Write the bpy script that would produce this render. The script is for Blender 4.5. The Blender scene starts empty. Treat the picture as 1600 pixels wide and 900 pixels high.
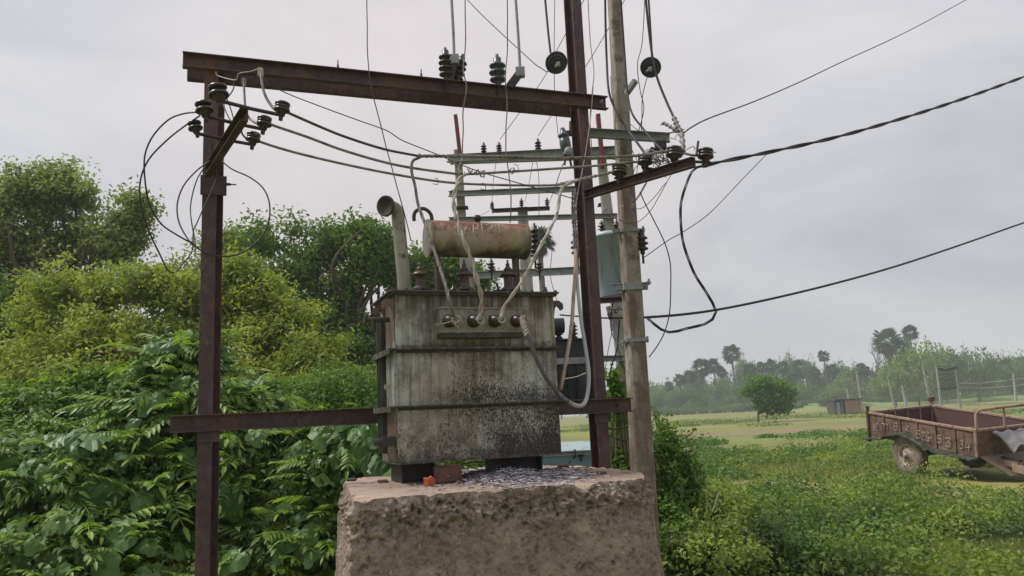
import bpy, math, random
import numpy as np
from mathutils import Vector, Matrix, noise as mnoise

SC = bpy.context.scene
COL = SC.collection
RAD = math.radians
PI = math.pi

# ------------------------------------------------------------------ camera
EYE = Vector((0, 0, 1.5))
FPX = 1220.0
PITCH, ROLL = RAD(9.3), RAD(2.6)
_F = Vector((0, math.cos(PITCH), math.sin(PITCH)))
_U0 = Vector((0, -math.sin(PITCH), math.cos(PITCH)))
_R0 = Vector((1, 0, 0))
_R = _R0 * math.cos(ROLL) - _U0 * math.sin(ROLL)
_U = _U0 * math.cos(ROLL) + _R0 * math.sin(ROLL)
cam_d = bpy.data.cameras.new('camera')
cam = bpy.data.objects.new('camera', cam_d)
COL.objects.link(cam)
cam.matrix_world = Matrix(((_R.x, _U.x, -_F.x, EYE.x), (_R.y, _U.y, -_F.y, EYE.y), (_R.z, _U.z, -_F.z, EYE.z), (0, 0, 0, 1)))
cam_d.sensor_width = 36
cam_d.lens = 36 * FPX / 1600
cam_d.clip_start = 0.05
cam_d.clip_end = 5000
SC.camera = cam

# ------------------------------------------------------------------ world, sun, exposure
SUN_EL, SUN_AZ = RAD(56), RAD(-82)        # behind thin cloud, a little left of straight ahead
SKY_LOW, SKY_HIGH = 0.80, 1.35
world = bpy.data.worlds.new('World')
SC.world = world
world.use_nodes = True
nt = world.node_tree
nt.nodes.clear()
def wn(t, **k):
    n = nt.nodes.new(t)
    for a, b in k.items(): setattr(n, a, b)
    return n
sky = wn('ShaderNodeTexSky', sky_type='NISHITA', sun_disc=False, sun_elevation=SUN_EL, sun_rotation=SUN_AZ)
bg_sky = wn('ShaderNodeBackground'); bg_sky.inputs[1].default_value = 0.1
nt.links.new(sky.outputs[0], bg_sky.inputs[0])
tc = wn('ShaderNodeTexCoord')
mp = wn('ShaderNodeMapping'); mp.inputs['Scale'].default_value = (1, 1, 2.6)
nt.links.new(tc.outputs['Generated'], mp.inputs[0])
no = wn('ShaderNodeTexNoise'); no.inputs['Scale'].default_value = 2.6; no.inputs['Detail'].default_value = 7; no.inputs['Roughness'].default_value = 0.55; no.inputs['Distortion'].default_value = 0.4
nt.links.new(mp.outputs[0], no.inputs[0])
cr = wn('ShaderNodeValToRGB')
cr.color_ramp.elements[0].position = 0.30; cr.color_ramp.elements[0].color = (0.365, 0.372, 0.405, 1)
cr.color_ramp.elements[1].position = 0.62; cr.color_ramp.elements[1].color = (0.510, 0.503, 0.517, 1)
nt.links.new(no.outputs[0], cr.inputs[0])
sund = Vector((math.sin(RAD(-6)) * math.cos(RAD(19)), math.cos(RAD(-6)) * math.cos(RAD(19)), math.sin(RAD(19))))   # thin bright patch of cloud
dp = wn('ShaderNodeVectorMath', operation='DOT_PRODUCT'); dp.inputs[1].default_value = sund
nt.links.new(tc.outputs['Generated'], dp.inputs[0])
gl = wn('ShaderNodeMapRange'); gl.interpolation_type = 'SMOOTHERSTEP'
gl.inputs['From Min'].default_value = 0.90; gl.inputs['From Max'].default_value = 1.0
nt.links.new(dp.outputs['Value'], gl.inputs[0])
glm = wn('ShaderNodeMath', operation='MULTIPLY'); glm.inputs[1].default_value = 0.55
nt.links.new(gl.outputs[0], glm.inputs[0])
mg = wn('ShaderNodeMix', data_type='RGBA'); mg.inputs['B'].default_value = (0.60, 0.525, 0.505, 1)
nt.links.new(glm.outputs[0], mg.inputs['Factor']); nt.links.new(cr.outputs[0], mg.inputs['A'])
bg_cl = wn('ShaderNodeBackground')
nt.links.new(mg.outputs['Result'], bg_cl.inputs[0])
# an overcast sky is brighter overhead than at the horizon
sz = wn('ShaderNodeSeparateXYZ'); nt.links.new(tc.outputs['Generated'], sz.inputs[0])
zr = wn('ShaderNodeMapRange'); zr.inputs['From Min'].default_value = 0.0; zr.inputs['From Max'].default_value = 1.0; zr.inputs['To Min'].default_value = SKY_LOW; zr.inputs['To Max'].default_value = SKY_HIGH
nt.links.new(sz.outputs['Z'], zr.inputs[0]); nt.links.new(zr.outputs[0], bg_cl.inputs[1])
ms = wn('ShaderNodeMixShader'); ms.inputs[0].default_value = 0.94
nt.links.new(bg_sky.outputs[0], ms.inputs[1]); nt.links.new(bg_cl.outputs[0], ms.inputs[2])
wo = wn('ShaderNodeOutputWorld'); nt.links.new(ms.outputs[0], wo.inputs[0])

sl = bpy.data.lights.new('sun', 'SUN'); sl.energy = 2.7; sl.angle = RAD(14); sl.color = (1.0, 0.94, 0.86)
so = bpy.data.objects.new('sun', sl); COL.objects.link(so)
_sd = Vector((math.sin(SUN_AZ) * math.cos(SUN_EL), math.cos(SUN_AZ) * math.cos(SUN_EL), math.sin(SUN_EL)))
so.rotation_euler = _sd.to_track_quat('Z', 'Y').to_euler()
so.location = (0, 0, 30)

SC.view_settings.view_transform = 'Standard'
SC.view_settings.look = 'None'
SC.view_settings.exposure = 0.52
SC.view_settings.gamma = 1
SC.render.engine = 'CYCLES'
SC.cycles.use_denoising = True
SC.cycles.max_bounces = 8
SC.cycles.volume_bounces = 1
SC.cycles.transparent_max_bounces = 8

# ------------------------------------------------------------------ picture -> place helpers
def ray(px, py):
    return _F + _R * ((px - 800) / FPX) + _U * ((450 - py) / FPX)
def at(px, py, Y):
    d = ray(px, py); return EYE + d * (Y / d.y)
def atz(px, py, z):
    d = ray(px, py); return EYE + d * ((z - EYE.z) / d.z)
class Frame:
    """a local frame standing on the ground: u to the right, v away, z up"""
    def __init__(s, x, y, yaw):
        s.o = Vector((x, y, 0)); s.yaw = yaw
        s.u = Vector((math.cos(yaw), math.sin(yaw), 0)); s.v = Vector((-math.sin(yaw), math.cos(yaw), 0))
    def w(s, u, v, z): return s.o + s.u * u + s.v * v + Vector((0, 0, z))
    def pl(s, px, py, v=0.0):
        d = ray(px, py); t = ((s.o + s.v * v) - EYE).dot(s.v) / d.dot(s.v)
        p = EYE + d * t - s.o
        return p.dot(s.u), p.z
    def pw(s, px, py, v=0.0):
        u, z = s.pl(px, py, v); return s.w(u, v, z)

# ------------------------------------------------------------------ materials
def new_mat(name):
    m = bpy.data.materials.new(name); m.use_nodes = True
    return m, m.node_tree, m.node_tree.nodes['Principled BSDF']
def layered(name, base, layers=(), rough=0.7, metal=0.0, bump=None, spec=0.4, coord='Object', rough2=None, transl=0.0):
    """base colour with noise layers: dict(col, s, lo, hi, det, st=(x,y,z), z=(z0,z1,amount))"""
    m, t, b = new_mat(name)
    N, L = t.nodes, t.links
    tcn = N.new('ShaderNodeTexCoord')
    src = tcn.outputs[coord]
    if coord == 'World':
        pass
    cur = None
    rgb = N.new('ShaderNodeRGB'); rgb.outputs[0].default_value = (*base, 1); cur = rgb.outputs[0]
    lastmask = None
    for i, l in enumerate(layers):
        mpn = N.new('ShaderNodeMapping'); mpn.inputs['Scale'].default_value = l.get('st', (1, 1, 1)); mpn.inputs['Location'].default_value = (i * 3.7 + l.get('off', 0), i * 1.3, i * 2.1)
        L.new(src, mpn.inputs[0])
        n = N.new('ShaderNodeTexNoise'); n.inputs['Scale'].default_value = l['s']; n.inputs['Detail'].default_value = l.get('det', 5); n.inputs['Roughness'].default_value = l.get('ro', 0.6)
        L.new(mpn.outputs[0], n.inputs[0])
        val = n.outputs[0]
        if 'm' in l:           # a second, broader noise shifts where the fine one shows
            n2 = N.new('ShaderNodeTexNoise'); n2.inputs['Scale'].default_value = l['m'][0]; n2.inputs['Detail'].default_value = 3
            L.new(mpn.outputs[0], n2.inputs[0])
            ma = N.new('ShaderNodeMath'); ma.operation = 'MULTIPLY_ADD'; ma.inputs[1].default_value = l['m'][1]
            sub = N.new('ShaderNodeMath'); sub.operation = 'SUBTRACT'; sub.inputs[1].default_value = 0.5
            L.new(n2.outputs[0], sub.inputs[0]); L.new(sub.outputs[0], ma.inputs[0]); L.new(val, ma.inputs[2]); val = ma.outputs[0]
        for key, idx in (('z', 2), ('x', 0)):
            if key in l:
                for (z0, z1, amt) in l[key]:
                    sp = N.new('ShaderNodeSeparateXYZ'); L.new(src, sp.inputs[0])
                    mr = N.new('ShaderNodeMapRange'); mr.inputs['From Min'].default_value = z0; mr.inputs['From Max'].default_value = z1
                    mr.inputs['To Min'].default_value = 0; mr.inputs['To Max'].default_value = amt
                    L.new(sp.outputs[idx], mr.inputs[0])
                    ad = N.new('ShaderNodeMath'); ad.operation = 'ADD'; L.new(val, ad.inputs[0]); L.new(mr.outputs[0], ad.inputs[1]); val = ad.outputs[0]
        r = N.new('ShaderNodeMapRange'); r.inputs['From Min'].default_value = l['lo']; r.inputs['From Max'].default_value = l['hi']
        r.inputs['To Max'].default_value = l.get('a', 1.0); r.clamp = True
        L.new(val, r.inputs[0])
        mx = N.new('ShaderNodeMix'); mx.data_type = 'RGBA'; mx.inputs['B'].default_value = (*l['col'], 1)
        L.new(r.outputs[0], mx.inputs['Factor']); L.new(cur, mx.inputs['A']); cur = mx.outputs['Result']
        lastmask = r.outputs[0]
    L.new(cur, b.inputs['Base Color'])
    b.inputs['Roughness'].default_value = rough; b.inputs['Metallic'].default_value = metal
    b.inputs['Specular IOR Level'].default_value = spec
    if rough2 is not None and lastmask is not None:
        rr = N.new('ShaderNodeMapRange'); rr.inputs['To Min'].default_value = rough; rr.inputs['To Max'].default_value = rough2
        L.new(lastmask, rr.inputs[0]); L.new(rr.outputs[0], b.inputs['Roughness'])
    if bump:
        bs, bd, st = bump
        n = N.new('ShaderNodeTexNoise'); n.inputs['Scale'].default_value = bs; n.inputs['Detail'].default_value = 6
        L.new(src, n.inputs[0])
        bn = N.new('ShaderNodeBump'); bn.inputs['Strength'].default_value = st; bn.inputs['Distance'].default_value = bd
        L.new(n.outputs[0], bn.inputs['Height']); L.new(bn.outputs[0], b.inputs['Normal'])
    return m
def leafmat(name, cols, transl=0.3, rough=0.55, patch=0.0, pcol=None, ps=1.0, spec=0.12):
    """each leaf its own tone from cols, some light through the blade"""
    m, t, b = new_mat(name); N, L = t.nodes, t.links
    g = N.new('ShaderNodeNewGeometry'); oi = N.new('ShaderNodeObjectInfo')
    ad = N.new('ShaderNodeMath'); ad.operation = 'ADD'; L.new(g.outputs['Random Per Island'], ad.inputs[0]); L.new(oi.outputs['Random'], ad.inputs[1])
    fr = N.new('ShaderNodeMath'); fr.operation = 'FRACT'; L.new(ad.outputs[0], fr.inputs[0])
    r = N.new('ShaderNodeValToRGB'); cr = r.color_ramp
    while len(cr.elements) < len(cols): cr.elements.new(0.5)
    for i, c in enumerate(cols):
        cr.elements[i].position = i / (len(cols) - 1); cr.elements[i].color = (*c, 1)
    L.new(fr.outputs[0], r.inputs[0]); cur = r.outputs[0]
    if patch:
        tcn = N.new('ShaderNodeTexCoord'); n = N.new('ShaderNodeTexNoise'); n.inputs['Scale'].default_value = ps; n.inputs['Detail'].default_value = 3
        L.new(tcn.outputs['Object'], n.inputs[0])
        mr = N.new('ShaderNodeMapRange'); mr.inputs['From Min'].default_value = 0.42; mr.inputs['From Max'].default_value = 0.62; mr.inputs['To Max'].default_value = patch
        L.new(n.outputs[0], mr.inputs[0])
        mx = N.new('ShaderNodeMix'); mx.data_type = 'RGBA'; mx.inputs['B'].default_value = (*pcol, 1)
        L.new(mr.outputs[0], mx.inputs['Factor']); L.new(cur, mx.inputs['A']); cur = mx.outputs['Result']
    L.new(cur, b.inputs['Base Color']); b.inputs['Roughness'].default_value = rough; b.inputs['Specular IOR Level'].default_value = spec
    tr = N.new('ShaderNodeBsdfTranslucent')
    sc = N.new('ShaderNodeMix'); sc.data_type = 'RGBA'; sc.blend_type = 'MULTIPLY'; sc.inputs['Factor'].default_value = 1; sc.inputs['B'].default_value = (1.5, 1.6, 0.8, 1)
    L.new(cur, sc.inputs['A']); L.new(sc.outputs['Result'], tr.inputs[0])
    mxs = N.new('ShaderNodeMixShader'); mxs.inputs[0].default_value = transl
    L.new(b.outputs[0], mxs.inputs[1]); L.new(tr.outputs[0], mxs.inputs[2])
    L.new(mxs.outputs[0], t.nodes['Material Output'].inputs[0])
    return m

M = {}
M['rust_steel'] = layered('rust_steel', (0.060, 0.034, 0.038), [
    dict(col=(0.125, 0.062, 0.048), s=4, lo=0.48, hi=0.64, st=(1, 1, 0.3), det=8), dict(col=(0.085, 0.060, 0.058), s=9, lo=0.5, hi=0.6, det=8, ro=.7),
    dict(col=(0.035, 0.024, 0.030), s=22, lo=0.5, hi=0.7, det=8),
    dict(col=(0.19, 0.085, 0.05), s=34, lo=0.60, hi=0.68, a=0.7, det=7, m=(3, .25))], rough=0.62, spec=0.35, bump=(120, 0.002, 0.5))
M['dark_steel'] = layered('dark_steel', (0.035, 0.027, 0.030), [
    dict(col=(0.075, 0.045, 0.04), s=8, lo=0.5, hi=0.75)], rough=0.6, bump=(90, 0.002, 0.4))
M['galv'] = layered('galv', (0.27, 0.29, 0.295), [
    dict(col=(0.17, 0.175, 0.17), s=12, lo=0.45, hi=0.7, st=(1, 1, 2)),
    dict(col=(0.17, 0.09, 0.06), s=30, lo=0.66, hi=0.74)], rough=0.55, metal=0.0, bump=(60, 0.001, 0.3))
M['red_steel'] = layered('red_steel', (0.20, 0.055, 0.055), [
    dict(col=(0.11, 0.05, 0.05), s=14, lo=0.45, hi=0.7)], rough=0.7)
M['tank'] = layered('tank', (0.335, 0.315, 0.268), [
    dict(col=(0.41, 0.46, 0.45), s=1.5, lo=0.42, hi=0.56, a=0.9, st=(1, 1, 0.5)),
    dict(col=(0.17, 0.115, 0.075), s=3.5, lo=0.47, hi=0.66, a=0.85, st=(4, 4, 0.25), det=8),
    dict(col=(0.085, 0.062, 0.048), s=6, lo=0.55, hi=0.74, a=0.8, det=8, ro=0.7, m=(2, .3), z=[(0.83, 0.93, 0.10), (0.72, 0.68, 0.08), (0.60, 0.68, 0.10)]),
    dict(col=(0.032, 0.026, 0.024), s=9, lo=0.60, hi=0.80, det=8, ro=0.7, m=(2.2, 0.45), z=[(0.335, 0.325, 0.06), (0.20, 0.0, 0.14), (0.42, 0.345, 0.05), (0.345, 0.335, -0.06), (0.76, 0.70, 0.10), (0.70, 0.69, -0.10)], x=[(0.25, 0.95, 0.08)]),
    dict(col=(0.028, 0.022, 0.020), s=105, lo=0.625, hi=0.70, det=4, st=(1, 1, .6), ro=0.75, m=(2.4, 0.55), z=[(0.335, 0.325, 0.05), (0.20, 0.0, 0.07), (0.50, 0.35, 0.10), (0.36, 0.33, -0.07), (0.80, 0.69, 0.06), (0.70, 0.67, -0.03)], x=[(0.2, 0.9, 0.03)]),
    dict(col=(0.05, 0.038, 0.030), s=5, lo=0.60, hi=0.74, a=0.8, det=9, ro=.7, st=(7, 7, 0.22), z=[(0.85, 0.97, 0.10), (0.60, 0.68, 0.10), (0.69, 0.70, -0.10), (0.22, 0.33, 0.08)]),
    dict(col=(0.30, 0.28, 0.25), s=125, lo=0.54, hi=0.60, a=0.8, det=4, ro=.7, z=[(0.3, 0.38, -0.3), (0.2, 0.0, -0.03)], x=[(0.5, 1.0, -0.04)]),
    ], rough=0.6, spec=0.35, bump=(45, 0.002, 0.35))
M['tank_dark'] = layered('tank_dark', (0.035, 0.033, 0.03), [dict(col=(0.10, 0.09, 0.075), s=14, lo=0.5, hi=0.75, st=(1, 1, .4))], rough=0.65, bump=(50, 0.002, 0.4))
M['lid'] = layered('lid', (0.05, 0.048, 0.042), [dict(col=(0.10, 0.07, 0.05), s=14, lo=0.5, hi=0.7), dict(col=(0.2, 0.2, 0.17), s=40, lo=0.62, hi=0.7, a=.6)], rough=0.65, bump=(60, 0.002, 0.4))
M['rib'] = layered('rib', (0.055, 0.048, 0.042), [dict(col=(0.19, 0.18, 0.155), s=25, lo=0.52, hi=0.64, a=.8), dict(col=(0.14, 0.07, 0.05), s=18, lo=0.6, hi=0.7)], rough=0.65)
M['tank_side'] = layered('tank_side', (0.36, 0.43, 0.42), [
    dict(col=(0.15, 0.105, 0.08), s=4, lo=0.42, hi=0.62, st=(3, 3, 0.5), z=[(0.65, 0.75, 0.25), (0.3, 0.2, 0.2)]), dict(col=(0.035, 0.03, 0.028), s=60, lo=0.58, hi=0.62, z=[(0.3, 0.05, 0.12)])], rough=0.6, bump=(50, 0.002, 0.3))
M['lv_box'] = layered('lv_box', (0.23, 0.225, 0.195), [
    dict(col=(0.08, 0.06, 0.048), s=9, lo=0.5, hi=0.72, m=(3, .3)), dict(col=(0.03, 0.025, 0.024), s=90, lo=0.58, hi=0.63)], rough=0.6)
M['conserv'] = layered('conserv', (0.300, 0.275, 0.195), [
    dict(col=(0.30, 0.19, 0.10), s=5, lo=0.47, hi=0.62, a=.75, st=(1.6, 1.6, .6), det=7, z=[(-0.04, 0.08, 0.10)]),
    dict(col=(0.20, 0.080, 0.045), s=6, lo=0.56, hi=0.66, det=8, ro=.65, z=[(-0.02, 0.10, 0.20)]),
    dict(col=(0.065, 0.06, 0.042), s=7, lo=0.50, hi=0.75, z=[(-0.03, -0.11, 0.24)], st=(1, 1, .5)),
    dict(col=(0.05, 0.03, 0.02), s=45, lo=0.64, hi=0.69)], rough=0.55, spec=0.35, bump=(40, 0.001, 0.3))
M['pipe'] = layered('pipe', (0.30, 0.285, 0.235), [
    dict(col=(0.10, 0.075, 0.055), s=16, lo=0.57, hi=0.66, det=6), dict(col=(0.18, 0.16, 0.13), s=4, lo=0.45, hi=0.7)], rough=0.6, bump=(40, 0.001, 0.3))
M['porcelain'] = layered('porcelain', (0.030, 0.020, 0.021), [dict(col=(0.10, 0.085, 0.08), s=30, lo=0.55, hi=0.7, a=.6)], rough=0.32, spec=0.5)
M['porcelain_red'] = layered('porcelain_red', (0.055, 0.018, 0.016), [dict(col=(0.10, 0.085, 0.075), s=24, lo=0.5, hi=0.7, a=.6)], rough=0.35, spec=0.5)
M['grey_porcelain'] = layered('grey_porcelain', (0.055, 0.062, 0.075), [dict(col=(0.12, 0.12, 0.12), s=20, lo=0.55, hi=0.75, a=.7)], rough=0.35, spec=0.5)
M['black_cable'] = layered('black_cable', (0.014, 0.014, 0.016), [dict(col=(0.05, 0.048, 0.045), s=25, lo=0.5, hi=0.7)], rough=0.6)
M['thin_wire'] = layered('thin_wire', (0.045, 0.042, 0.045), [dict(col=(0.13, 0.11, 0.10), s=12, lo=0.5, hi=0.7)], rough=0.6)
M['alu'] = layered('alu', (0.21, 0.19, 0.185), [dict(col=(0.09, 0.075, 0.07), s=18, lo=0.45, hi=0.65)], rough=0.55, metal=0.15)
M['alu_pale'] = layered('alu_pale', (0.38, 0.34, 0.30), [dict(col=(0.17, 0.13, 0.11), s=22, lo=0.5, hi=0.68)], rough=0.6)
M['pink_cable'] = layered('pink_cable', (0.42, 0.31, 0.26), [dict(col=(0.2, 0.15, 0.13), s=14, lo=0.5, hi=0.7)], rough=0.6)
M['grey_cable'] = layered('grey_cable', (0.075, 0.075, 0.078), [dict(col=(0.34, 0.36, 0.36), s=5, lo=0.5, hi=0.62)], rough=0.6)
M['pvc_cable'] = layered('pvc_cable', (0.33, 0.355, 0.36), [dict(col=(0.11, 0.11, 0.11), s=7, lo=0.55, hi=0.68)], rough=0.55)
M['concrete'] = layered('concrete', (0.30, 0.275, 0.235), [
    dict(col=(0.17, 0.125, 0.10), s=6, lo=0.50, hi=0.62, st=(1, 1, .25), z=[(3.6, 0.8, 0.09)]), dict(col=(0.115, 0.095, 0.08), s=11, lo=0.5, hi=0.62, det=8, ro=.7), dict(col=(0.12, 0.09, 0.075), s=5, lo=0.5, hi=0.7, st=(1, 1, .3)), dict(col=(0.185, 0.115, 0.085), s=9, lo=0.56, hi=0.72, a=.8, st=(1, 1, .2), z=[(2.6, 0.6, 0.10)]),
    dict(col=(0.33, 0.31, 0.27), s=35, lo=0.6, hi=0.72)], rough=0.85, bump=(90, 0.003, 0.6))
M['pale_concrete'] = layered('pale_concrete', (0.32, 0.31, 0.28), [dict(col=(0.17, 0.15, 0.13), s=8, lo=0.5, hi=0.7, st=(1, 1, .4))], rough=0.85, bump=(70, 0.003, 0.6))
M['plinth'] = layered('plinth', (0.225, 0.185, 0.155), [
    dict(col=(0.32, 0.27, 0.22), s=5, lo=0.45, hi=0.65), dict(col=(0.085, 0.065, 0.052), s=16, lo=0.52, hi=0.66, det=9, ro=.75),
    dict(col=(0.40, 0.35, 0.29), s=42, lo=0.58, hi=0.66, a=.7, det=6, ro=.7), dict(col=(0.05, 0.038, 0.032), s=60, lo=0.60, hi=0.66, det=6, ro=.75)], rough=0.95, spec=.1, bump=(38, 0.02, 1.0))
M['plinth_top'] = layered('plinth_top', (0.33, 0.255, 0.205), [
    dict(col=(0.40, 0.31, 0.25), s=4, lo=0.45, hi=0.65), dict(col=(0.16, 0.11, 0.09), s=9, lo=0.54, hi=0.68, det=8), dict(col=(0.06, .045, .04), s=70, lo=0.60, hi=0.66)], rough=0.95, spec=.1, bump=(60, 0.004, 0.8))
M['brick'] = layered('brick', (0.13, 0.068, 0.052), [dict(col=(0.07, 0.045, 0.04), s=20, lo=0.5, hi=0.7)], rough=0.9, bump=(60, 0.004, 0.8))
M['brick_red'] = layered('brick_red', (0.42, 0.10, 0.045), [dict(col=(0.25, 0.07, 0.04), s=20, lo=0.5, hi=0.7)], rough=0.9, bump=(60, 0.004, 0.8))
M['scrap'] = leafmat('scrap', [(0.50, 0.47, 0.52), (0.2, 0.17, 0.2), (0.85, 0.82, 0.86), (0.12, 0.10, 0.12), (0.02, 0.018, 0.02), (0.70, 0.67, 0.72)], transl=0.0, rough=0.45)
M['blue_paint'] = layered('blue_paint', (0.20, 0.33, 0.36), [dict(col=(0.13, 0.2, 0.21), s=5, lo=0.5, hi=0.7), dict(col=(0.16, 0.10, 0.07), s=26, lo=0.66, hi=0.72)], rough=0.55, bump=(30, 0.001, 0.2))
M['blue_lid'] = layered('blue_lid', (0.32, 0.40, 0.42), [dict(col=(0.2, 0.25, 0.26), s=8, lo=0.5, hi=0.7)], rough=0.5)
M['grey_tank'] = layered('grey_tank', (0.34, 0.42, 0.45), [dict(col=(0.17, 0.20, 0.21), s=4, lo=0.5, hi=0.7, st=(2, 2, .5)), dict(col=(0.14, 0.08, 0.06), s=30, lo=0.68, hi=0.73)], rough=0.45)
M['black_tank'] = layered('black_tank', (0.022, 0.024, 0.028), [dict(col=(0.05, 0.05, 0.052), s=6, lo=0.5, hi=0.7)], rough=0.5)
M['trailer'] = layered('trailer', (0.115, 0.068, 0.050), [
    dict(col=(0.21, 0.140, 0.11), s=2.5, lo=0.45, hi=0.7), dict(col=(0.045, 0.025, 0.024), s=9, lo=0.5, hi=0.7, det=8), dict(col=(0.24, 0.17, 0.13), s=22, lo=0.64, hi=0.72, a=.7)], rough=0.75, bump=(30, 0.003, 0.5))
M['trailer_in'] = layered('trailer_in', (0.085, 0.045, 0.043), [dict(col=(0.10, 0.06, 0.05), s=4, lo=0.5, hi=0.7)], rough=0.8, bump=(30, 0.003, 0.4))
M['trailer_rail'] = layered('trailer_rail', (0.29, 0.20, 0.155), [dict(col=(0.14, 0.08, 0.06), s=9, lo=0.5, hi=0.66)], rough=0.75)
M['fender'] = layered('fender', (0.028, 0.038, 0.028), [dict(col=(0.16, 0.13, 0.10), s=9, lo=0.52, hi=0.66)], rough=0.8)
M['tyre'] = layered('tyre', (0.15, 0.125, 0.105), [dict(col=(0.24, 0.2, 0.165), s=8, lo=0.45, hi=0.65), dict(col=(0.04, .035, .033), s=20, lo=0.6, hi=0.7)], rough=0.9, bump=(30, 0.004, 0.5))
M['rim'] = layered('rim', (0.34, 0.28, 0.235), [dict(col=(0.10, 0.06, 0.045), s=12, lo=0.5, hi=0.68)], rough=0.7)
M['tarp'] = layered('tarp', (0.16, 0.155, 0.16), [dict(col=(0.07, 0.065, 0.07), s=5, lo=0.45, hi=0.7)], rough=0.6, bump=(14, 0.01, 0.5))
M['mud_steel'] = layered('mud_steel', (0.21, 0.155, 0.12), [dict(col=(0.11, 0.075, 0.06), s=5, lo=0.45, hi=0.7)], rough=0.85)
M['chalk'] = layered('chalk', (0.50, 0.42, 0.37), [dict(col=(0.25, 0.16, 0.13), s=45, lo=0.46, hi=0.60, a=.85)], rough=0.9)
M['bark'] = layered('bark', (0.105, 0.08, 0.06), [dict(col=(0.05, 0.038, 0.03), s=9, lo=0.45, hi=0.65, st=(1, 1, .3)), dict(col=(.2, .18, .15), s=20, lo=.62, hi=.7)], rough=0.95, bump=(14, 0.02, 0.6))
M['palm_bark'] = layered('palm_bark', (0.13, 0.12, 0.11), [dict(col=(0.07, 0.06, 0.055), s=5, lo=0.5, hi=0.7)], rough=0.95)
M['twig'] = layered('twig', (0.14, 0.105, 0.06), [dict(col=(0.09, 0.11, 0.04), s=20, lo=0.5, hi=0.7)], rough=0.9)
M['shed_wall'] = layered('shed_wall', (0.28, 0.19, 0.155), [dict(col=(0.18, 0.12, 0.10), s=2.5, lo=0.5, hi=0.7)], rough=0.9)
M['shed_dark'] = layered('shed_dark', (0.05, 0.05, 0.055), [dict(col=(0.12, 0.12, 0.13), s=4, lo=0.5, hi=0.7)], rough=0.8)

M['lf_frond'] = leafmat('lf_frond', [(0.090, 0.165, 0.030), (0.160, 0.255, 0.042), (0.245, 0.335, 0.062), (0.115, 0.200, 0.034)], 0.34, 0.42, spec=0.25)
M['lf_broad'] = leafmat('lf_broad', [(0.060, 0.130, 0.040), (0.095, 0.180, 0.055), (0.125, 0.215, 0.068), (0.075, 0.155, 0.040)], 0.22, 0.42, spec=0.25)
M['lf_fill'] = leafmat('lf_fill', [(0.036, 0.076, 0.016), (0.072, 0.135, 0.026), (0.125, 0.200, 0.038), (0.046, 0.092, 0.018)], 0.24, 0.5, 0.5, (0.075, 0.125, 0.022), 1.4, spec=0.18)  # greens darker than the fronds, painting shade into the gaps between leaves
M['lf_yellow'] = leafmat('lf_yellow', [(0.26, 0.315, 0.058), (0.35, 0.385, 0.075), (0.18, 0.235, 0.048), (0.42, 0.43, 0.095)], 0.36, 0.55, 0.6, (0.150, 0.215, 0.042), 0.9)
M['lf_olive'] = leafmat('lf_olive', [(0.20, 0.26, 0.075), (0.28, 0.325, 0.10), (0.14, 0.19, 0.056), (0.33, 0.37, 0.115)], 0.34, 0.55, 0.5, (0.115, 0.175, 0.038), 0.5)
M['lf_dark'] = leafmat('lf_dark', [(0.095, 0.170, 0.040), (0.155, 0.235, 0.050), (0.065, 0.115, 0.030), (0.21, 0.30, 0.060)], 0.30, 0.55, 0.5, (0.085, 0.155, 0.030), 0.5)
M['lf_hedge'] = leafmat('lf_hedge', [(0.090, 0.170, 0.032), (0.150, 0.245, 0.044), (0.062, 0.122, 0.026), (0.215, 0.300, 0.058)], 0.32, 0.5, 0.6, (0.055, 0.125, 0.022), 2.2)
M['lf_weed'] = leafmat('lf_weed', [(0.185, 0.255, 0.055), (0.260, 0.330, 0.072), (0.140, 0.205, 0.048), (0.32, 0.375, 0.090)], 0.30, 0.55, 0.85, (0.080, 0.125, 0.055), 0.9)
M['lf_weed_dark'] = leafmat('lf_weed_dark', [(0.075, 0.15, 0.042), (0.115, 0.205, 0.052), (0.045, 0.095, 0.028)], 0.24, 0.55)
M['lf_grass'] = leafmat('lf_grass', [(0.15, 0.195, 0.050), (0.21, 0.235, 0.070), (0.115, 0.165, 0.042), (0.27, 0.24, 0.12)], 0.3, 0.6)
M['lf_far'] = leafmat('lf_far', [(0.065, 0.120, 0.036), (0.11, 0.175, 0.046), (0.045, 0.085, 0.032)], 0.25, 0.6, 0.7, (0.14, 0.20, 0.05), 0.09)
M['lf_far_light'] = leafmat('lf_far_light', [(0.150, 0.225, 0.050), (0.20, 0.27, 0.06), (0.11, 0.175, 0.044)], 0.2, 0.6)
M['lf_palm'] = leafmat('lf_palm', [(0.050, 0.092, 0.038), (0.08, 0.125, 0.045), (0.034, 0.064, 0.03)], 0.1, 0.5)
M['lf_dry'] = leafmat('lf_dry', [(0.17, 0.15, 0.12), (0.12, 0.105, 0.09)], 0.1, 0.8)
M['lf_tree'] = leafmat('lf_tree', [(0.085, 0.175, 0.024), (0.135, 0.245, 0.032), (0.055, 0.125, 0.02)], 0.30, 0.5)
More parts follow.
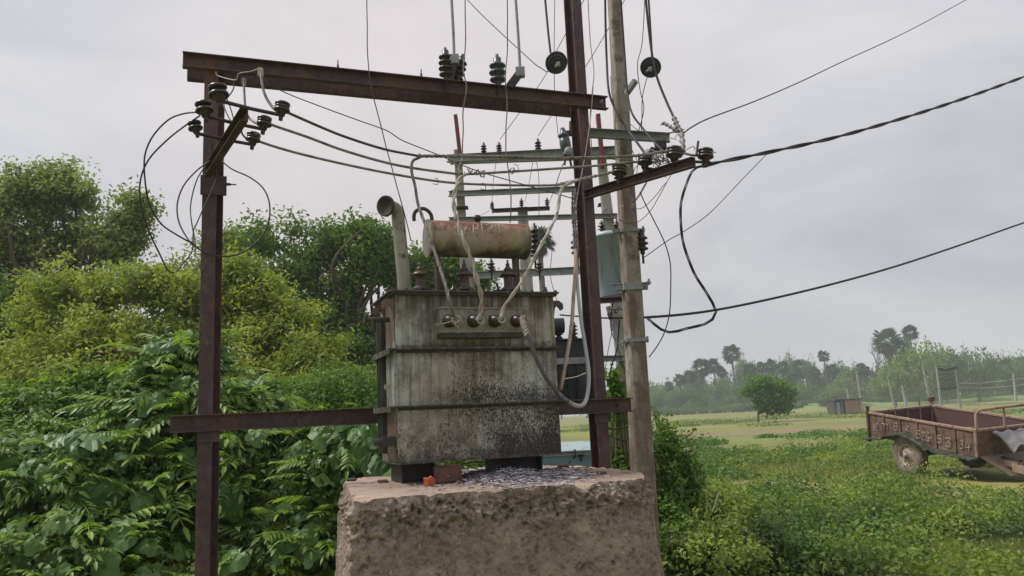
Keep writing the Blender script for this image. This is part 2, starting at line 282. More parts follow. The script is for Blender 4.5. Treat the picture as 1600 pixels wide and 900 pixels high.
M['ground'] = layered('ground', (0.165, 0.185, 0.062), [
    dict(col=(0.225, 0.172, 0.105), s=0.045, lo=0.44, hi=0.60, st=(0.6, 1.6, 1), det=8, ro=.65),
    dict(col=(0.235, 0.245, 0.058), s=0.06, lo=0.52, hi=0.66, st=(0.6, 1.8, 1), det=8, off=5),
    dict(col=(0.120, 0.170, 0.046), s=0.16, lo=0.50, hi=0.62, st=(0.7, 1.6, 1), det=9, ro=.7),
    dict(col=(0.26, 0.190, 0.130), s=0.42, lo=0.57, hi=0.65, det=9, ro=.7, off=3),
    dict(col=(0.085, 0.105, 0.038), s=2.3, lo=0.54, hi=0.66, det=9, ro=.75)], rough=0.95, spec=0.1, bump=(3, 0.08, 0.7))
M['bund'] = layered('bund', (0.16, 0.24, 0.055), [dict(col=(0.17, 0.20, 0.06), s=0.1, lo=0.45, hi=0.6), dict(col=(0.07, .11, .04), s=.6, lo=.55, hi=.65)], rough=0.95)

# ------------------------------------------------------------------ mesh builders
class MB:
    def __init__(s): s.v = []; s.f = []; s.sm = []
    def add(s, vs, fs, smooth=False):
        n = len(s.v); s.v += [Vector(q) for q in vs]
        for f in fs: s.f.append(tuple(i + n for i in f)); s.sm.append(smooth)
        return s
    def hexa(s, p):
        return s.add(p, [(0, 3, 2, 1), (4, 5, 6, 7), (0, 1, 5, 4), (1, 2, 6, 5), (2, 3, 7, 6), (3, 0, 4, 7)])
    def box(s, F, u0, u1, v0, v1, z0, z1):
        w = F.w
        return s.hexa([w(u0, v0, z0), w(u1, v0, z0), w(u1, v1, z0), w(u0, v1, z0), w(u0, v0, z1), w(u1, v0, z1), w(u1, v1, z1), w(u0, v1, z1)])
    def wbox(s, c, sx, sy, sz, rot=None):
        R = rot or Matrix.Identity(3); c = Vector(c); P = []
        for z in (-1, 1):
            for x, y in ((-1, -1), (1, -1), (1, 1), (-1, 1)): P.append(c + R @ Vector((x * sx / 2, y * sy / 2, z * sz / 2)))
        return s.hexa(P)
    def prism(s, prof, A, B, up):
        A, B = Vector(A), Vector(B); d = (B - A).normalized(); side = d.cross(Vector(up)).normalized(); up2 = side.cross(d)
        n = len(prof)
        vs = [A + side * a + up2 * b for a, b in prof] + [B + side * a + up2 * b for a, b in prof]
        fs = [(i, (i + 1) % n, n + (i + 1) % n, n + i) for i in range(n)] + [tuple(range(n - 1, -1, -1)), tuple(range(n, 2 * n))]
        return s.add(vs, fs)
    def tube(s, pts, r, n=8, caps=True, smooth=True):
        pts = [Vector(p) for p in pts]; m = len(pts)
        rs = r if hasattr(r, '__len__') else [r] * m
        T = []
        for i in range(m):
            t = pts[min(i + 1, m - 1)] - pts[max(i - 1, 0)]
            T.append(t.normalized() if t.length > 1e-9 else Vector((0, 0, 1)))
        a = T[0].orthogonal().normalized(); vs = []
        for i in range(m):
            a = (a - T[i] * a.dot(T[i])); a = a.normalized() if a.length > 1e-6 else T[i].orthogonal().normalized()
            b = T[i].cross(a)
            for k in range(n):
                w = 2 * PI * k / n; vs.append(pts[i] + (a * math.cos(w) + b * math.sin(w)) * rs[i])
        fs = [(i * n + k, i * n + (k + 1) % n, (i + 1) * n + (k + 1) % n, (i + 1) * n + k) for i in range(m - 1) for k in range(n)]
        s.add(vs, fs, smooth)
        if caps: s.add(vs[:n], [tuple(range(n - 1, -1, -1))]); s.add(vs[-n:], [tuple(range(n))])
        return s
    def lathe(s, prof, base, axis=(0, 0, 1), n=16, smooth=True):
        """prof: (radius, height) along the axis from base"""
        base = Vector(base); ax = Vector(axis).normalized(); a = ax.orthogonal().normalized(); b = ax.cross(a); vs = []
        for r, h in prof:
            for k in range(n):
                w = 2 * PI * k / n; vs.append(base + ax * h + (a * math.cos(w) + b * math.sin(w)) * max(r, 1e-5))
        m = len(prof)
        fs = [(i * n + k, i * n + (k + 1) % n, (i + 1) * n + (k + 1) % n, (i + 1) * n + k) for i in range(m - 1) for k in range(n)]
        s.add(vs, fs, smooth)
        s.add(vs[:n], [tuple(range(n - 1, -1, -1))]); s.add(vs[-n:], [tuple(range(n))])
        return s
    def mesh(s, name, mat, org=(0, 0, 0), bevel=0):
        org = Vector(org); me = bpy.data.meshes.new(name)
        me.from_pydata([v - org for v in s.v], [], s.f)
        me.polygons.foreach_set('use_smooth', s.sm)
        me.materials.append(mat if not isinstance(mat, str) else M[mat]); me.update()
        return me
    def build(s, name, mat, parent=None, bevel=0.0, label=None, stuff=False):
        """link as one object; under a thing the mesh keeps its world place"""
        r = parent
        org = Vector((0, 0, 0))
        while r is not None:
            org = org + Vector(r.location); r = r.parent
        if parent is None:
            xs = [v.x for v in s.v]; ys = [v.y for v in s.v]; zs = [v.z for v in s.v]
            org = Vector(((min(xs) + max(xs)) / 2, (min(ys) + max(ys)) / 2, min(zs)))
        o = bpy.data.objects.new(name, s.mesh(name, mat, org)); COL.objects.link(o)
        if parent is None: o.location = org
        else: o.parent = parent
        if bevel:
            md = o.modifiers.new('bevel', 'BEVEL'); md.width = bevel; md.segments = 2; md.limit_method = 'ANGLE'
        if label: o['label'] = label
        if stuff: o['kind'] = 'stuff'
        return o
def tag(o, label=None, cat=None, group=None, kind=None):
    if label: o['label'] = label
    if cat: o['category'] = cat
    if group: o['group'] = group
    if kind: o['kind'] = kind
    return o
def thing(name, loc, label, cat, group=None):
    o = bpy.data.objects.new(name, None); o.empty_display_size = 0.1; o.location = loc; COL.objects.link(o)
    return tag(o, label, cat, group)
def inst(name, me, parent, loc=(0, 0, 0), rot=None, sc=1.0, label=None):
    o = bpy.data.objects.new(name, me); COL.objects.link(o); o.parent = parent; o.location = loc
    if rot is not None: o.rotation_mode = 'QUATERNION'; o.rotation_quaternion = rot
    o.scale = (sc, sc, sc) if not hasattr(sc, '__len__') else sc
    if label: o['label'] = label
    return o
def curve(pts, k=6):
    """Catmull-Rom through pts"""
    P = [Vector(p) for p in pts]
    if len(P) < 3: return P
    P = [P[0] * 2 - P[1]] + P + [P[-1] * 2 - P[-2]]; out = []
    for i in range(1, len(P) - 2):
        a, b, c, d = P[i - 1], P[i], P[i + 1], P[i + 2]
        for j in range(k):
            t = j / k
            out.append(0.5 * ((2 * b) + (c - a) * t + (2 * a - 5 * b + 4 * c - d) * t * t + (3 * b - a - 3 * c + d) * t ** 3))
    out.append(P[-2]); return out
def W(*pts):
    """wire points: (px,py,Y) or a Vector"""
    return [p if isinstance(p, Vector) else at(*p) for p in pts]
def twist(pts, r, pitch, n=2, rr=None, k=6):
    c = curve(pts, k); out = []
    # resample evenly
    L = [0]
    for i in range(1, len(c)): L.append(L[-1] + (c[i] - c[i - 1]).length)
    N = max(8, int(L[-1] / pitch * 7), int(L[-1] / .07)); Q = []; j = 0
    for i in range(N + 1):
        s = L[-1] * i / N
        while j < len(L) - 2 and L[j + 1] < s: j += 1
        f = (s - L[j]) / max(1e-9, L[j + 1] - L[j]); Q.append((c[j].lerp(c[j + 1], f), s))
    for m in range(n):
        pl = []
        for i, (q, s) in enumerate(Q):
            t = (Q[min(i + 1, N)][0] - Q[max(i - 1, 0)][0]).normalized(); a = t.cross(Vector((0.3, 1, 0.2))).normalized(); b = t.cross(a)
            w = 2 * PI * (s / pitch + m / n); pl.append(q + (a * math.cos(w) + b * math.sin(w)) * r)
        out.append(pl)
    return out
def wire(name, label, pts, r, mat, cat='wire', group=None, n=6, parent=None, k=6, wob=0.0, seed=0):
    mb = MB(); c = curve(pts, k)
    if wob:
        for i, p in enumerate(c): c[i] = p + Vector(mnoise.noise_vector(p * 6 + Vector((seed, 0, 0)))) * wob
    mb.tube(c, r, n); o = mb.build(name, mat, parent)
    if parent is None: tag(o, label, cat, group)
    elif label: o['label'] = label
    return o
def scribble(mb, c, R, loops, r, seed, ax=None):
    rnd = random.Random(seed); c = Vector(c)
    for q in range(loops):
        a = Vector((rnd.uniform(-1, 1), rnd.uniform(-1, 1), rnd.uniform(-1, 1))).normalized() if ax is None else (Vector(ax) + Vector((rnd.uniform(-.3, .3), rnd.uniform(-.3, .3), rnd.uniform(-.3, .3)))).normalized()
        u = a.orthogonal().normalized(); v = a.cross(u); rr = R * rnd.uniform(.6, 1.1); off = a * rnd.uniform(-.5, .5) * R
        ph = rnd.uniform(0, 6); n = 12; m = rnd.randint(8, 13)
        mb.tube([c + off + (u * math.cos(ph + i * 2 * PI / n) + v * math.sin(ph + i * 2 * PI / n)) * rr * (1 + .12 * math.sin(3 * i + q)) for i in range(m)], r, 5)
    return mb
def np_mesh(name, V, Fq, mat, smooth=False):
    me = bpy.data.meshes.new(name); V = np.ascontiguousarray(V, dtype=np.float32); Fq = np.ascontiguousarray(Fq, dtype=np.int32)
    n, k = Fq.shape
    me.vertices.add(len(V)); me.vertices.foreach_set('co', V.ravel())
    me.loops.add(n * k); me.loops.foreach_set('vertex_index', Fq.ravel())
    me.polygons.add(n); me.polygons.foreach_set('loop_start', np.arange(0, n * k, k, dtype=np.int32)); me.polygons.foreach_set('loop_total', np.full(n, k, dtype=np.int32))
    if smooth: me.polygons.foreach_set('use_smooth', np.ones(n, dtype=bool))
    me.materials.append(M[mat] if isinstance(mat, str) else mat); me.update(calc_edges=True)
    return me
def np_obj(name, V, Fq, mat, parent=None, stuff=False, smooth=False):
    """V in world space"""
    r = parent; org = np.zeros(3)
    while r is not None: org = org + np.array(r.location); r = r.parent
    if parent is None: org = np.array([(V[:, 0].min() + V[:, 0].max()) / 2, (V[:, 1].min() + V[:, 1].max()) / 2, V[:, 2].min()])
    o = bpy.data.objects.new(name, np_mesh(name, V - org, Fq, mat, smooth)); COL.objects.link(o)
    if parent is None: o.location = Vector(org.tolist())
    else: o.parent = parent
    if stuff: o['kind'] = 'stuff'
    return o
def unit(a): return a / np.maximum(1e-9, np.linalg.norm(a, axis=1, keepdims=True))
def leaves(rng, P, N, size, aspect=0.5, fold=0.25, var=0.35):
    """one folded diamond per point; N = rough leaf normals"""
    n = len(P); N = unit(N); R = unit(rng.normal(size=(n, 3))); T = unit(np.cross(N, R)); S = np.cross(N, T)
    L = (size * (1 + var * rng.uniform(-1, 1, n)))[:, None]
    base = P - T * L * 0.5; tip = P + T * L * 0.5 - N * L * 0.15
    up = N * L * fold * 0.5
    left = P + S * L * aspect * 0.5 + up; right = P - S * L * aspect * 0.5 + up
    V = np.stack([base, left, tip, right], 1).reshape(-1, 3)
    i = np.arange(n)[:, None] * 4
    return V, np.concatenate([i, i + 1, i + 2, i + 3], 1)
def join_np(parts):
    Vs, Fs, k = [], [], 0
    for V, F in parts: Vs.append(V); Fs.append(F + k); k += len(V)
    return np.concatenate(Vs), np.concatenate(Fs)
def vnoise(P, seed=0):
    """cheap smooth value noise for arrays (n,3)"""
    P = np.asarray(P, dtype=float); i = np.floor(P).astype(np.int64); f = P - i; f = f * f * (3 - 2 * f); out = 0
    def h(a):
        x = a[:, 0] * 73856093 ^ a[:, 1] * 19349663 ^ a[:, 2] * 83492791 ^ (seed * 2654435761)
        x = (x ^ (x >> 13)) * 1274126177; x = x & 0x7fffffff; x = (x ^ (x >> 16)); return (x & 0xffff) / 65535.0
    for dx in (0, 1):
        for dy in (0, 1):
            for dz in (0, 1):
                w = (f[:, 0] if dx else 1 - f[:, 0]) * (f[:, 1] if dy else 1 - f[:, 1]) * (f[:, 2] if dz else 1 - f[:, 2])
                out = out + w * h(i + np.array([dx, dy, dz]))
    return out
# ================================================================== SETTING
def ground_h(x, y):
    return 0.05 * (vnoise(np.stack([x * .35, y * .35, x * 0], 1), 3) - .5) * np.clip((60 - np.hypot(x, y)) / 30, 0, 1)
gx = np.concatenate([np.linspace(-380, -45, 24), np.linspace(-40, 60, 160), np.linspace(66, 440, 26)])
gy = np.concatenate([np.linspace(-120, -12, 10), np.linspace(-10, 60, 130), np.linspace(64, 440, 36)])
XX, YY = np.meshgrid(gx, gy); P_ = np.stack([XX.ravel(), YY.ravel()], 1)
GV = np.column_stack([P_, ground_h(P_[:, 0], P_[:, 1])])
nx, ny = len(gx), len(gy); ii = np.arange(nx * ny).reshape(ny, nx)
GF = np.stack([ii[:-1, :-1].ravel(), ii[:-1, 1:].ravel(), ii[1:, 1:].ravel(), ii[1:, :-1].ravel()], 1)
tag(np_obj('ground', GV, GF, 'ground', smooth=True), kind='structure')
# low grassy bund in front of the far wood
def bund(x0, x1, y0, y1, h, seed):
    n = 60; V = []; F = []
    for i in range(n + 1):
        t = i / n; x = x0 + (x1 - x0) * t; y = y0 + (y1 - y0) * t; hh = h * (0.7 + 0.6 * mnoise.noise(Vector((t * 9, seed, 0))))
        for dy, dz in ((-7, -0.05), (-3, hh * .7), (0, hh), (5, hh * .9), (12, -0.05)): V.append((x, y + dy, max(dz, -0.05)))
    for i in range(n):
        for k in range(4): a = i * 5 + k; F.append((a, a + 5, a + 6, a + 1))
    return np.array(V, float), np.array(F)
V, F_ = bund(60, 260, 185, 150, 1.3, 1.0)
tag(np_obj('field_bank', V, F_, 'bund', smooth=True), kind='structure')

# ================================================================== GANTRY (H-frame of rusty steel)
pl_ = at(330, 450, 4.95); pr_ = at(922, 450, 5.87)
G = Frame(pl_.x, pl_.y, math.atan2(pr_.y - pl_.y, pr_.x - pl_.x))
SPAN = (Vector((pr_.x, pr_.y, 0)) - Vector((pl_.x, pl_.y, 0))).length
gantry = thing('steel_gantry', G.w(SPAN / 2, 0, 0), 'rust brown steel gantry with two tall posts and channel beams around the rusty transformer', 'gantry')
def isec(w, h, t):   # I section: flanges along x, web along y
    a, b = w / 2, h / 2; s = t / 2
    return [(-a, -b), (a, -b), (a, -b + t), (s, -b + t), (s, b - t), (a, b - t), (a, b), (-a, b), (-a, b - t), (-s, b - t), (-s, -b + t), (-a, -b + t)]
def csec(w, h, t, sgn=1):  # channel: web at y=-? open toward +x*sgn
    a = w * sgn; s = t * sgn; b = h / 2
    return [(0, -b), (a, -b), (a, -b + t), (s, -b + t), (s, b - t), (a, b - t), (a, b), (0, b)]
def post(u, ang, ztop, name='post'):
    base = G.w(u, 0, 0); nrm = Vector((math.sin(ang), -math.cos(ang), 0))
    mb = MB().prism(isec(0.094, 0.112, 0.009), base, base + Vector((0, 0, ztop)), nrm)
    return mb.build(name, 'rust_steel', gantry, bevel=0.002)
ub_z = G.pl(300, 97, -0.1)[1]
UBZ = G.pl(640, 130, -0.085)[1]
post(0, RAD(-3), UBZ + 0.06); post(SPAN, RAD(33), 7.5)
uL, uR = G.pl(285, 98, -0.1)[0], G.pl(950, 165, -0.1)[0]
MB().prism(csec(0.05, 0.105, 0.008, 1), G.w(uL, -0.06, UBZ), G.w(uR, -0.06, UBZ), (0, 0, 1)).build('beam', 'rust_steel', gantry, bevel=0.0015)
MB().prism(csec(0.05, 0.105, 0.008, -1), G.w(uL + 0.02, 0.075, UBZ - 0.006), G.w(uR - 0.10, 0.075, UBZ - 0.006), (0, 0, 1)).build('beam', 'rust_steel', gantry, bevel=0.0015)
# prism side axis = dir x up -> toward the camera for +x; channel 1 opens to the camera
LBZ = G.pl(620, 648, -0.085)[1]
u0, u1 = G.pl(265, 668, -0.1)[0], G.pl(989, 627, -0.1)[0]
MB().prism(csec(0.05, 0.105, 0.008, 1), G.w(u0, -0.062, LBZ), G.w(u1, -0.062, LBZ), (0, 0, 1)).build('beam', 'rust_steel', gantry, bevel=0.0015)
for u in (0, SPAN):     # clamp plates just under the lower beam and the nuts
    MB().box(G, u - 0.058, u + 0.062, -0.085, -0.066, LBZ - 0.118, LBZ - 0.0535).build('clamp_plate', 'rust_steel', gantry, bevel=0.002)
def bolt(F, u, v, z, r=0.012, l=0.03, axis=None, parent=None, mat='rust_steel'):
    mb = MB(); ax = axis or -F.v
    mb.lathe([(r, 0), (r, l * .6)], F.w(u, v, z), ax, 6, False); mb.lathe([(r * .5, 0), (r * .5, l * 1.3)], F.w(u, v, z), ax, 8)
    return mb.build('bolt', mat, parent)
bolt(G, u0 + 0.10, -0.070, LBZ, parent=gantry); bolt(G, u0 + 0.30, -0.070, LBZ + .005, parent=gantry); bolt(G, u1 - 0.12, -0.07, LBZ, parent=gantry)
bolt(G, uR - 0.05, -0.07, UBZ + .01, 0.014, parent=gantry, mat='galv')
for px in (698, 779, 525, 660): 
    u = G.pl(px, 130, -0.085)[0]
    bolt(G, u, 0.02, UBZ - 0.07, 0.011, 0.02, Vector((0, 0, -1)), gantry)
for px in (658, 528, 716): 
    u = G.pl(px, 118, -0.085)[0]
    bolt(G, u, -0.09, UBZ + 0.05, 0.008, 0.05, Vector((0, 0, 1)), gantry)

# side arms that reach toward the viewer and carry the conductors
ARMZ = 3.16
def angle_arm(A, B, w, h, name='cross_arm'):
    return MB().prism(csec(w, h, 0.006, 1), A, B, (0, 0, 1)).build(name, 'rust_steel', gantry, bevel=0.0015)
LA0 = G.w(-0.01, -0.06, ARMZ); LA1 = atz(388, 180, ARMZ + .02)
angle_arm(LA0 + (LA0 - LA1) * 0.06, LA1, 0.045, 0.075)
RA0 = G.w(SPAN + .01, -0.06, ARMZ - .01); RA1 = atz(1087, 254, ARMZ - 0.04)
angle_arm(RA0 + (RA0 - RA1) * 0.03, RA1, 0.045, 0.07)
MB().box(G, -0.075, 0.085, -0.075, -0.058, ARMZ - 0.16, ARMZ - 0.03).build('gusset_plate', 'rust_steel', gantry, bevel=.002)
bolt(G, 0.08, -0.076, ARMZ - 0.085, 0.009, 0.05, G.u, gantry, 'dark_steel')

# ---------------------------------------------------------------- shackle insulators (two sheds with bound wire)
def shed_mesh(name, prof, n=18, mat='porcelain'):
    return MB().lathe(prof, (0, 0, 0), (0, 0, 1), n).mesh(name, mat)
ME_shed_a = shed_mesh('shed', [(0.018, 0.0), (0.030, -0.006), (0.046, -0.010), (0.049, -0.004), (0.045, 0.006), (0.030, 0.014), (0.022, 0.020)])
ME_shed_top = shed_mesh('shed', [(0.022, -0.012), (0.040, -0.012), (0.047, -0.006), (0.044, 0.004), (0.032, 0.010), (0.012, 0.013), (0.0, 0.014)])
ME_cone = shed_mesh('insulator_body', [(0.010, -0.030), (0.020, -0.026), (0.026, 0.0), (0.034, 0.006), (0.026, 0.012), (0.024, 0.045)])
ME_nut = MB().lathe([(0.012, -0.055), (0.014, -0.05), (0.014, -0.03), (0.018, -0.028)], (0, 0, 0), (0, 0, 1), 6, False).mesh('pin_nut', 'dark_steel')
def bind_mesh(seed):
    mb = MB()
    for k, (R, z) in enumerate(((0.030, 0.026), (0.034, 0.031), (0.033, 0.036))):
        mb.tube([Vector((math.cos(a) * R, math.sin(a) * R, z + 0.004 * math.sin(a * 2 + seed))) for a in [i * 2 * PI / 14 for i in range(15)]], 0.0035, 5)
    scribble(mb, (0.03, -0.02, 0.03), 0.022, 3, 0.0022, seed)
    return mb.mesh('binding_wire', 'alu')
ME_bind = [bind_mesh(i) for i in range(3)]
SHG = 'pin insulators on the gantry side arms'
def shackle(pos, sc, label, tilt=(0, 0, 1), bind=0, n=2):
    t = thing('pin_insulator', pos, label, 'insulator', SHG)
    q = Vector((0, 0, 1)).rotation_difference(Vector(tilt).normalized())
    inst('insulator_body', ME_cone, t, (0, 0, 0), q, sc)
    up = q @ Vector((0, 0, 1))
    inst('shed', ME_shed_a, t, up * 0.014 * sc, q, sc)
    inst('shed', ME_shed_top, t, up * 0.052 * sc, q, sc * .97)
    if n == 3: inst('shed', ME_shed_a, t, up * 0.034 * sc, q, sc * .9)
    inst('pin_nut', ME_nut, t, (0, 0, 0), q, sc)
    if bind is not None: inst('binding_wire', ME_bind[bind % 3], t, (0, 0, 0), q, sc)
    return t
RODZ = ARMZ + 0.03
def rodpt(px, py, dz=0): return atz(px, py, RODZ + dz)
L_near = [(440, 180), (412, 202), (395, 226)]     # insulator bases on the near side of the arm
L_far = [(342, 157), (320, 181), (306, 208)]
LN = [rodpt(*p) for p in L_near]; LF = [rodpt(*p) for p in L_far]
for a, b in zip(LF, LN): MB().tube([a, a.lerp(b, .5) + Vector((0, 0, -.004)), b + (b - a) * .02], 0.0105, 8).build('spindle_rod', 'dark_steel', gantry)
tl = ((0.10, 0, 1), (0.08, 0, 1), (0.02, 0, 1))
for k, (p, nm) in enumerate(zip(LN, ('highest of the three right hand insulators on the left arm', 'middle one of the three right hand insulators on the left arm', 'lowest of the three right hand insulators on the left arm'))):
    shackle(p + Vector((0, 0, .02)), 0.92, nm, (0.12, 0, 1), k, 3)
for k, (p, nm) in enumerate(zip(LF, ('dark disc insulator in front of the left post, topmost on the left arm', 'dark disc insulator left of the left post with two black loops leaving it', 'small dark insulator left of the left post, lowest on the left arm'))):
    shackle(p + Vector((0, 0, .02)), (1.08, 1.0, .85)[k], nm, ((-0.16, 0, 1), (-.2, 0, 1), (-.25, 0, 1))[k], None)

RP = [atz(968, 278, ARMZ + .02), atz(1008, 262, ARMZ + .03), atz(1054, 251, ARMZ + .02), atz(1103, 253, ARMZ + .01)]
RL = ['pale bound insulator in front of the concrete pole, innermost on the right arm', 'insulator buried in the wire tangle of the right arm', 'dark insulator right of the wire tangle on the right arm', 'outermost insulator at the tip of the right arm with stacked sheds']
for k in range(4): shackle(RP[k] + Vector((0, 0, .025)), (1.25, 1.15, 1.2, 1.15)[k], RL[k], (0.1, 0, 1), k, 3)
MB().tube([RP[2] + Vector((-.02, .0, -.0)), RP[3] + Vector((0.03, 0, -.005))], 0.011, 8).build('spindle_rod', 'dark_steel', gantry)
MB().tube([RP[1] + Vector((-.02, 0, -.0)), atz(1052, 268, ARMZ + .0)], 0.011, 8).build('spindle_rod', 'dark_steel', gantry)
MB().tube([RP[0] + Vector((-.04, 0, 0)), atz(1010, 279, ARMZ + .0)], 0.009, 8).build('spindle_rod', 'dark_steel', gantry)
MB().tube([atz(1088, 243, ARMZ + .05), at(1091, 221, RP[3].y)], 0.009, 8).build('spindle_rod', 'dark_steel', gantry)
tg = MB()
for k, (px, py) in enumerate(((1022, 246), (1030, 250), (1040, 253), (1015, 240), (1035, 243), (1026, 256))): scribble(tg, at(px, py, 5.28), 0.032, 4, 0.0032, 50 + k)
tag(tg.build('wire_tangle', 'alu'), 'knot of pale cut wire ends wound between the insulators of the right arm', 'wire')

# ================================================================== TRANSFORMER in front
tl_ = at(620, 600, 4.66); TY = RAD(20.5)
T = Frame(tl_.x, tl_.y, TY)
TW = T.pl(872, 600)[0]; TD = 0.50
TB = (T.pl(621, 722)[1] + T.pl(875, 711)[1]) / 2; TT = (T.pl(620, 455)[1] + T.pl(872, 463)[1]) / 2
TH = TT - TB
trafo = thing('distribution_transformer', T.w(0, 0, TB), 'sooty grey green transformer tank with a rusty conservator drum standing on the broken plinth', 'transformer')
trafo.rotation_euler = (0, 0, 0)
TF = lambda px, py, v=0.0: T.pl(px, py, v)
MB().box(T, 0, TW, 0, TD, TB, TT).build('tank', 'tank', trafo, bevel=0.006)
# left side: pale panel strip, stiffener and radiator fins behind
MB().box(T, -0.006, 0.0, 0.012, 0.28, TB + .01, TT - .02).build('side_panel', 'tank_side', trafo)
for k in range(4):
    v0 = 0.31 + k * 0.05
    MB().box(T, -0.030, -0.001, v0, v0 + 0.016, TB + .05, TT - .12).build('cooling_fin', 'tank_dark', trafo)
z1 = TF(740, 544)[1]; z2 = TF(740, 631)[1]
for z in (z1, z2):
    MB().box(T, -0.045, TW + 0.004, -0.042, TD + 0.02, z - 0.005, z + 0.004).build('stiffener_flange', 'rib', trafo)
    MB().box(T, -0.052, -0.046, -0.042, TD, z - 0.03, z + 0.004).build('stiffener_flange', 'rib', trafo)
    MB().box(T, 0.004, TW - 0.003, -0.006, -0.001, z - 0.024, z - 0.0055).build('rib_shade_leg', 'tank_dark', trafo)  # leg of the angle, coloured dark to paint the shade under each rib
MB().box(T, -0.004, TW + 0.004, -0.008, TD + .004, TB - 0.006, TB + 0.004).build('base_plate', 'rib', trafo)
zl = TF(740, 458)[1]
MB().box(T, -0.045, TW + 0.020, -0.050, TD + 0.05, TT, TT + 0.012).build('lid', 'lid', trafo, bevel=.002)
MB().box(T, -0.030, TW + 0.010, -0.034, TD + 0.03, TT - 0.014, TT - 0.001).build('lid_flange', 'lid', trafo, bevel=.002)
for i in range(14):
    u = -0.02 + (TW + .02) * i / 13
    mb = MB().lathe([(0.009, 0), (0.009, 0.010)], T.w(u, -0.040, TT + 0.012), (0, 0, 1), 6, False)
    mb.lathe([(0.009, 0), (0.009, 0.008)], T.w(u, -0.040, TT - 0.001), (0, 0, -1), 6, False); mb.build('lid_bolt', 'lid', trafo)
ub = TF(857, 452)[0]; MB().lathe([(0.013, 0), (0.013, .03), (.009, .032), (.009, .045)], T.w(ub, 0.05, TT + .012), (0, 0, 1), 10).build('lid_stud', 'lid', trafo)
# lifting lugs (hooks)
def lug(u, sgn, v, parent):
    pts = [(0, 0), (0.05, 0.0), (0.075, -0.02), (0.078, -0.05), (0.062, -0.062), (0.05, -0.045), (0.035, -0.03), (0.018, -0.045), (0.004, -0.12), (0, -0.12)]
    A = T.w(u, v - 0.008, TT - 0.035); n = len(pts)
    f = [A + T.u * (sgn * a) + Vector((0, 0, b)) for a, b in pts]; bk = [q + T.v * 0.016 for q in f]
    mb = MB(); mb.add(f + bk, [tuple(range(n)), tuple(range(2 * n - 1, n - 1, -1))] + [(i, (i + 1) % n, n + (i + 1) % n, n + i) for i in range(n)])
    mb.build('lifting_lug', 'tank_side' if sgn < 0 else 'rib', parent, bevel=.002)
lug(-0.002, -1, 0.02, trafo); lug(TW + 0.002, 1, 0.04, trafo); lug(-0.002, -1, 0.30, trafo)
# valve and pipe stub on the left side
mb = MB().tube([T.w(0.0, 0.16, TF(596, 494)[1]), T.w(-0.15, 0.16, TF(596, 494)[1])], 0.017, 10); mb.lathe([(0.034, 0), (0.034, .012)], T.w(-0.15, .16, TF(596, 494)[1]), -T.u, 14)
mb.tube([T.w(-0.11, 0.16, TF(596, 494)[1]), T.w(-0.11, 0.16, TF(596, 494)[1] - 0.075)], 0.022, 8); mb.build('drain_valve', 'tank_dark', trafo)
zz = TF(610, 690)[1]
mb = MB().box(T, -0.085, 0.0, 0.03, 0.06, zz - 0.03, zz + 0.03); mb.lathe([(0.022, 0), (0.022, .05)], T.w(-0.085, .045, zz), -T.u, 12); mb.build('earthing_lug', 'tank_dark', trafo, bevel=.003)
mb = MB().box(T, -0.066, -.03, 0.04, 0.055, TF(600, 604)[1] - .014, TF(600, 604)[1] + .014); mb.build('name_clip', 'pipe', trafo)
# round drum end showing behind the right lug
# feet: channels under the tank
PLZ = 1.5 - 0.37
for (ua, ub2) in ((TF(633, 722)[0], TF(692, 722)[0]), (TF(792, 718)[0], TF(864, 718)[0])):
    mb = MB(); A = T.w(ua, 0.04, 0); 
    mb.box(T, ua, ub2, 0.15, TD - .03, TB - 0.02, TB - 0.006); mb.box(T, ua + .01, ua + .022, 0.15, TD - .03, PLZ - .01, TB - 0.02); mb.box(T, ub2 - .022, ub2 - .01, 0.15, TD - .03, PLZ - .01, TB - 0.02)
    mb.box(T, ua + .022, ub2 - .022, 0.20, 0.215, PLZ - .01, TB - 0.02)
    mb.build('channel_foot', 'dark_steel', trafo, bevel=.002)
    MB().lathe([(0.028, 0), (0.028, .02)], T.w(ua + .05, 0.198, PLZ + .045), -T.v, 14).build('foot_roller', 'dark_steel', trafo)
# LV box
bu0, bz1 = TF(687, 482, -0.085); bu1, bz0 = TF(817, 519, -0.085)
bx = MB().box(T, bu0, bu1, -0.085, 0.0, bz0, bz1).build('terminal_box', 'lv_box', trafo, bevel=.003)
MB().box(T, bu0 - .004, bu1 + .004, -0.094, -0.0, bz1, bz1 + 0.006).build('box_rim', 'pipe', trafo, bevel=.001)
MB().box(T, bu0 - .002, bu1 + .002, -0.082, -0.001, bz0 - 0.030, bz0 - .0005).build('box_underside_shade', 'tank_dark', trafo)  # dark block standing in for the shaded underside of the box
LVB = []
for k, px in enumerate((701, 739, 772, 806)):
    u, z = TF(px, 502, -0.085); c = T.w(u, -0.086, z)
    bsh = MB().lathe([(0.040, 0), (0.040, .012), (0.033, .018), (0.037, .024), (0.037, .034), (0.029, .04), (0.031, .048), (0.024, .056), (0.014, .058), (0.014, 0.066)], c, -T.v + T.u * 0.12, 18).build('low_voltage_bushing', 'porcelain', trafo)
    LVB.append(c - T.v * 0.075 + T.u * .015)
    mb = MB(); scribble(mb, LVB[-1] + T.u * .01, 0.024, (7, 5, 5, 6)[k], 0.0035, 100 + k, -T.v); mb.build('lug_wire', 'alu_pale', bsh)
mb = MB(); c = LVB[0]
mb.tube(curve([c, c + T.u * -.05 + Vector((0, 0, -.02)) - T.v * .02, c + T.u * -.12 + Vector((0, 0, -.035)) - T.v * .03]), 0.0028, 5)
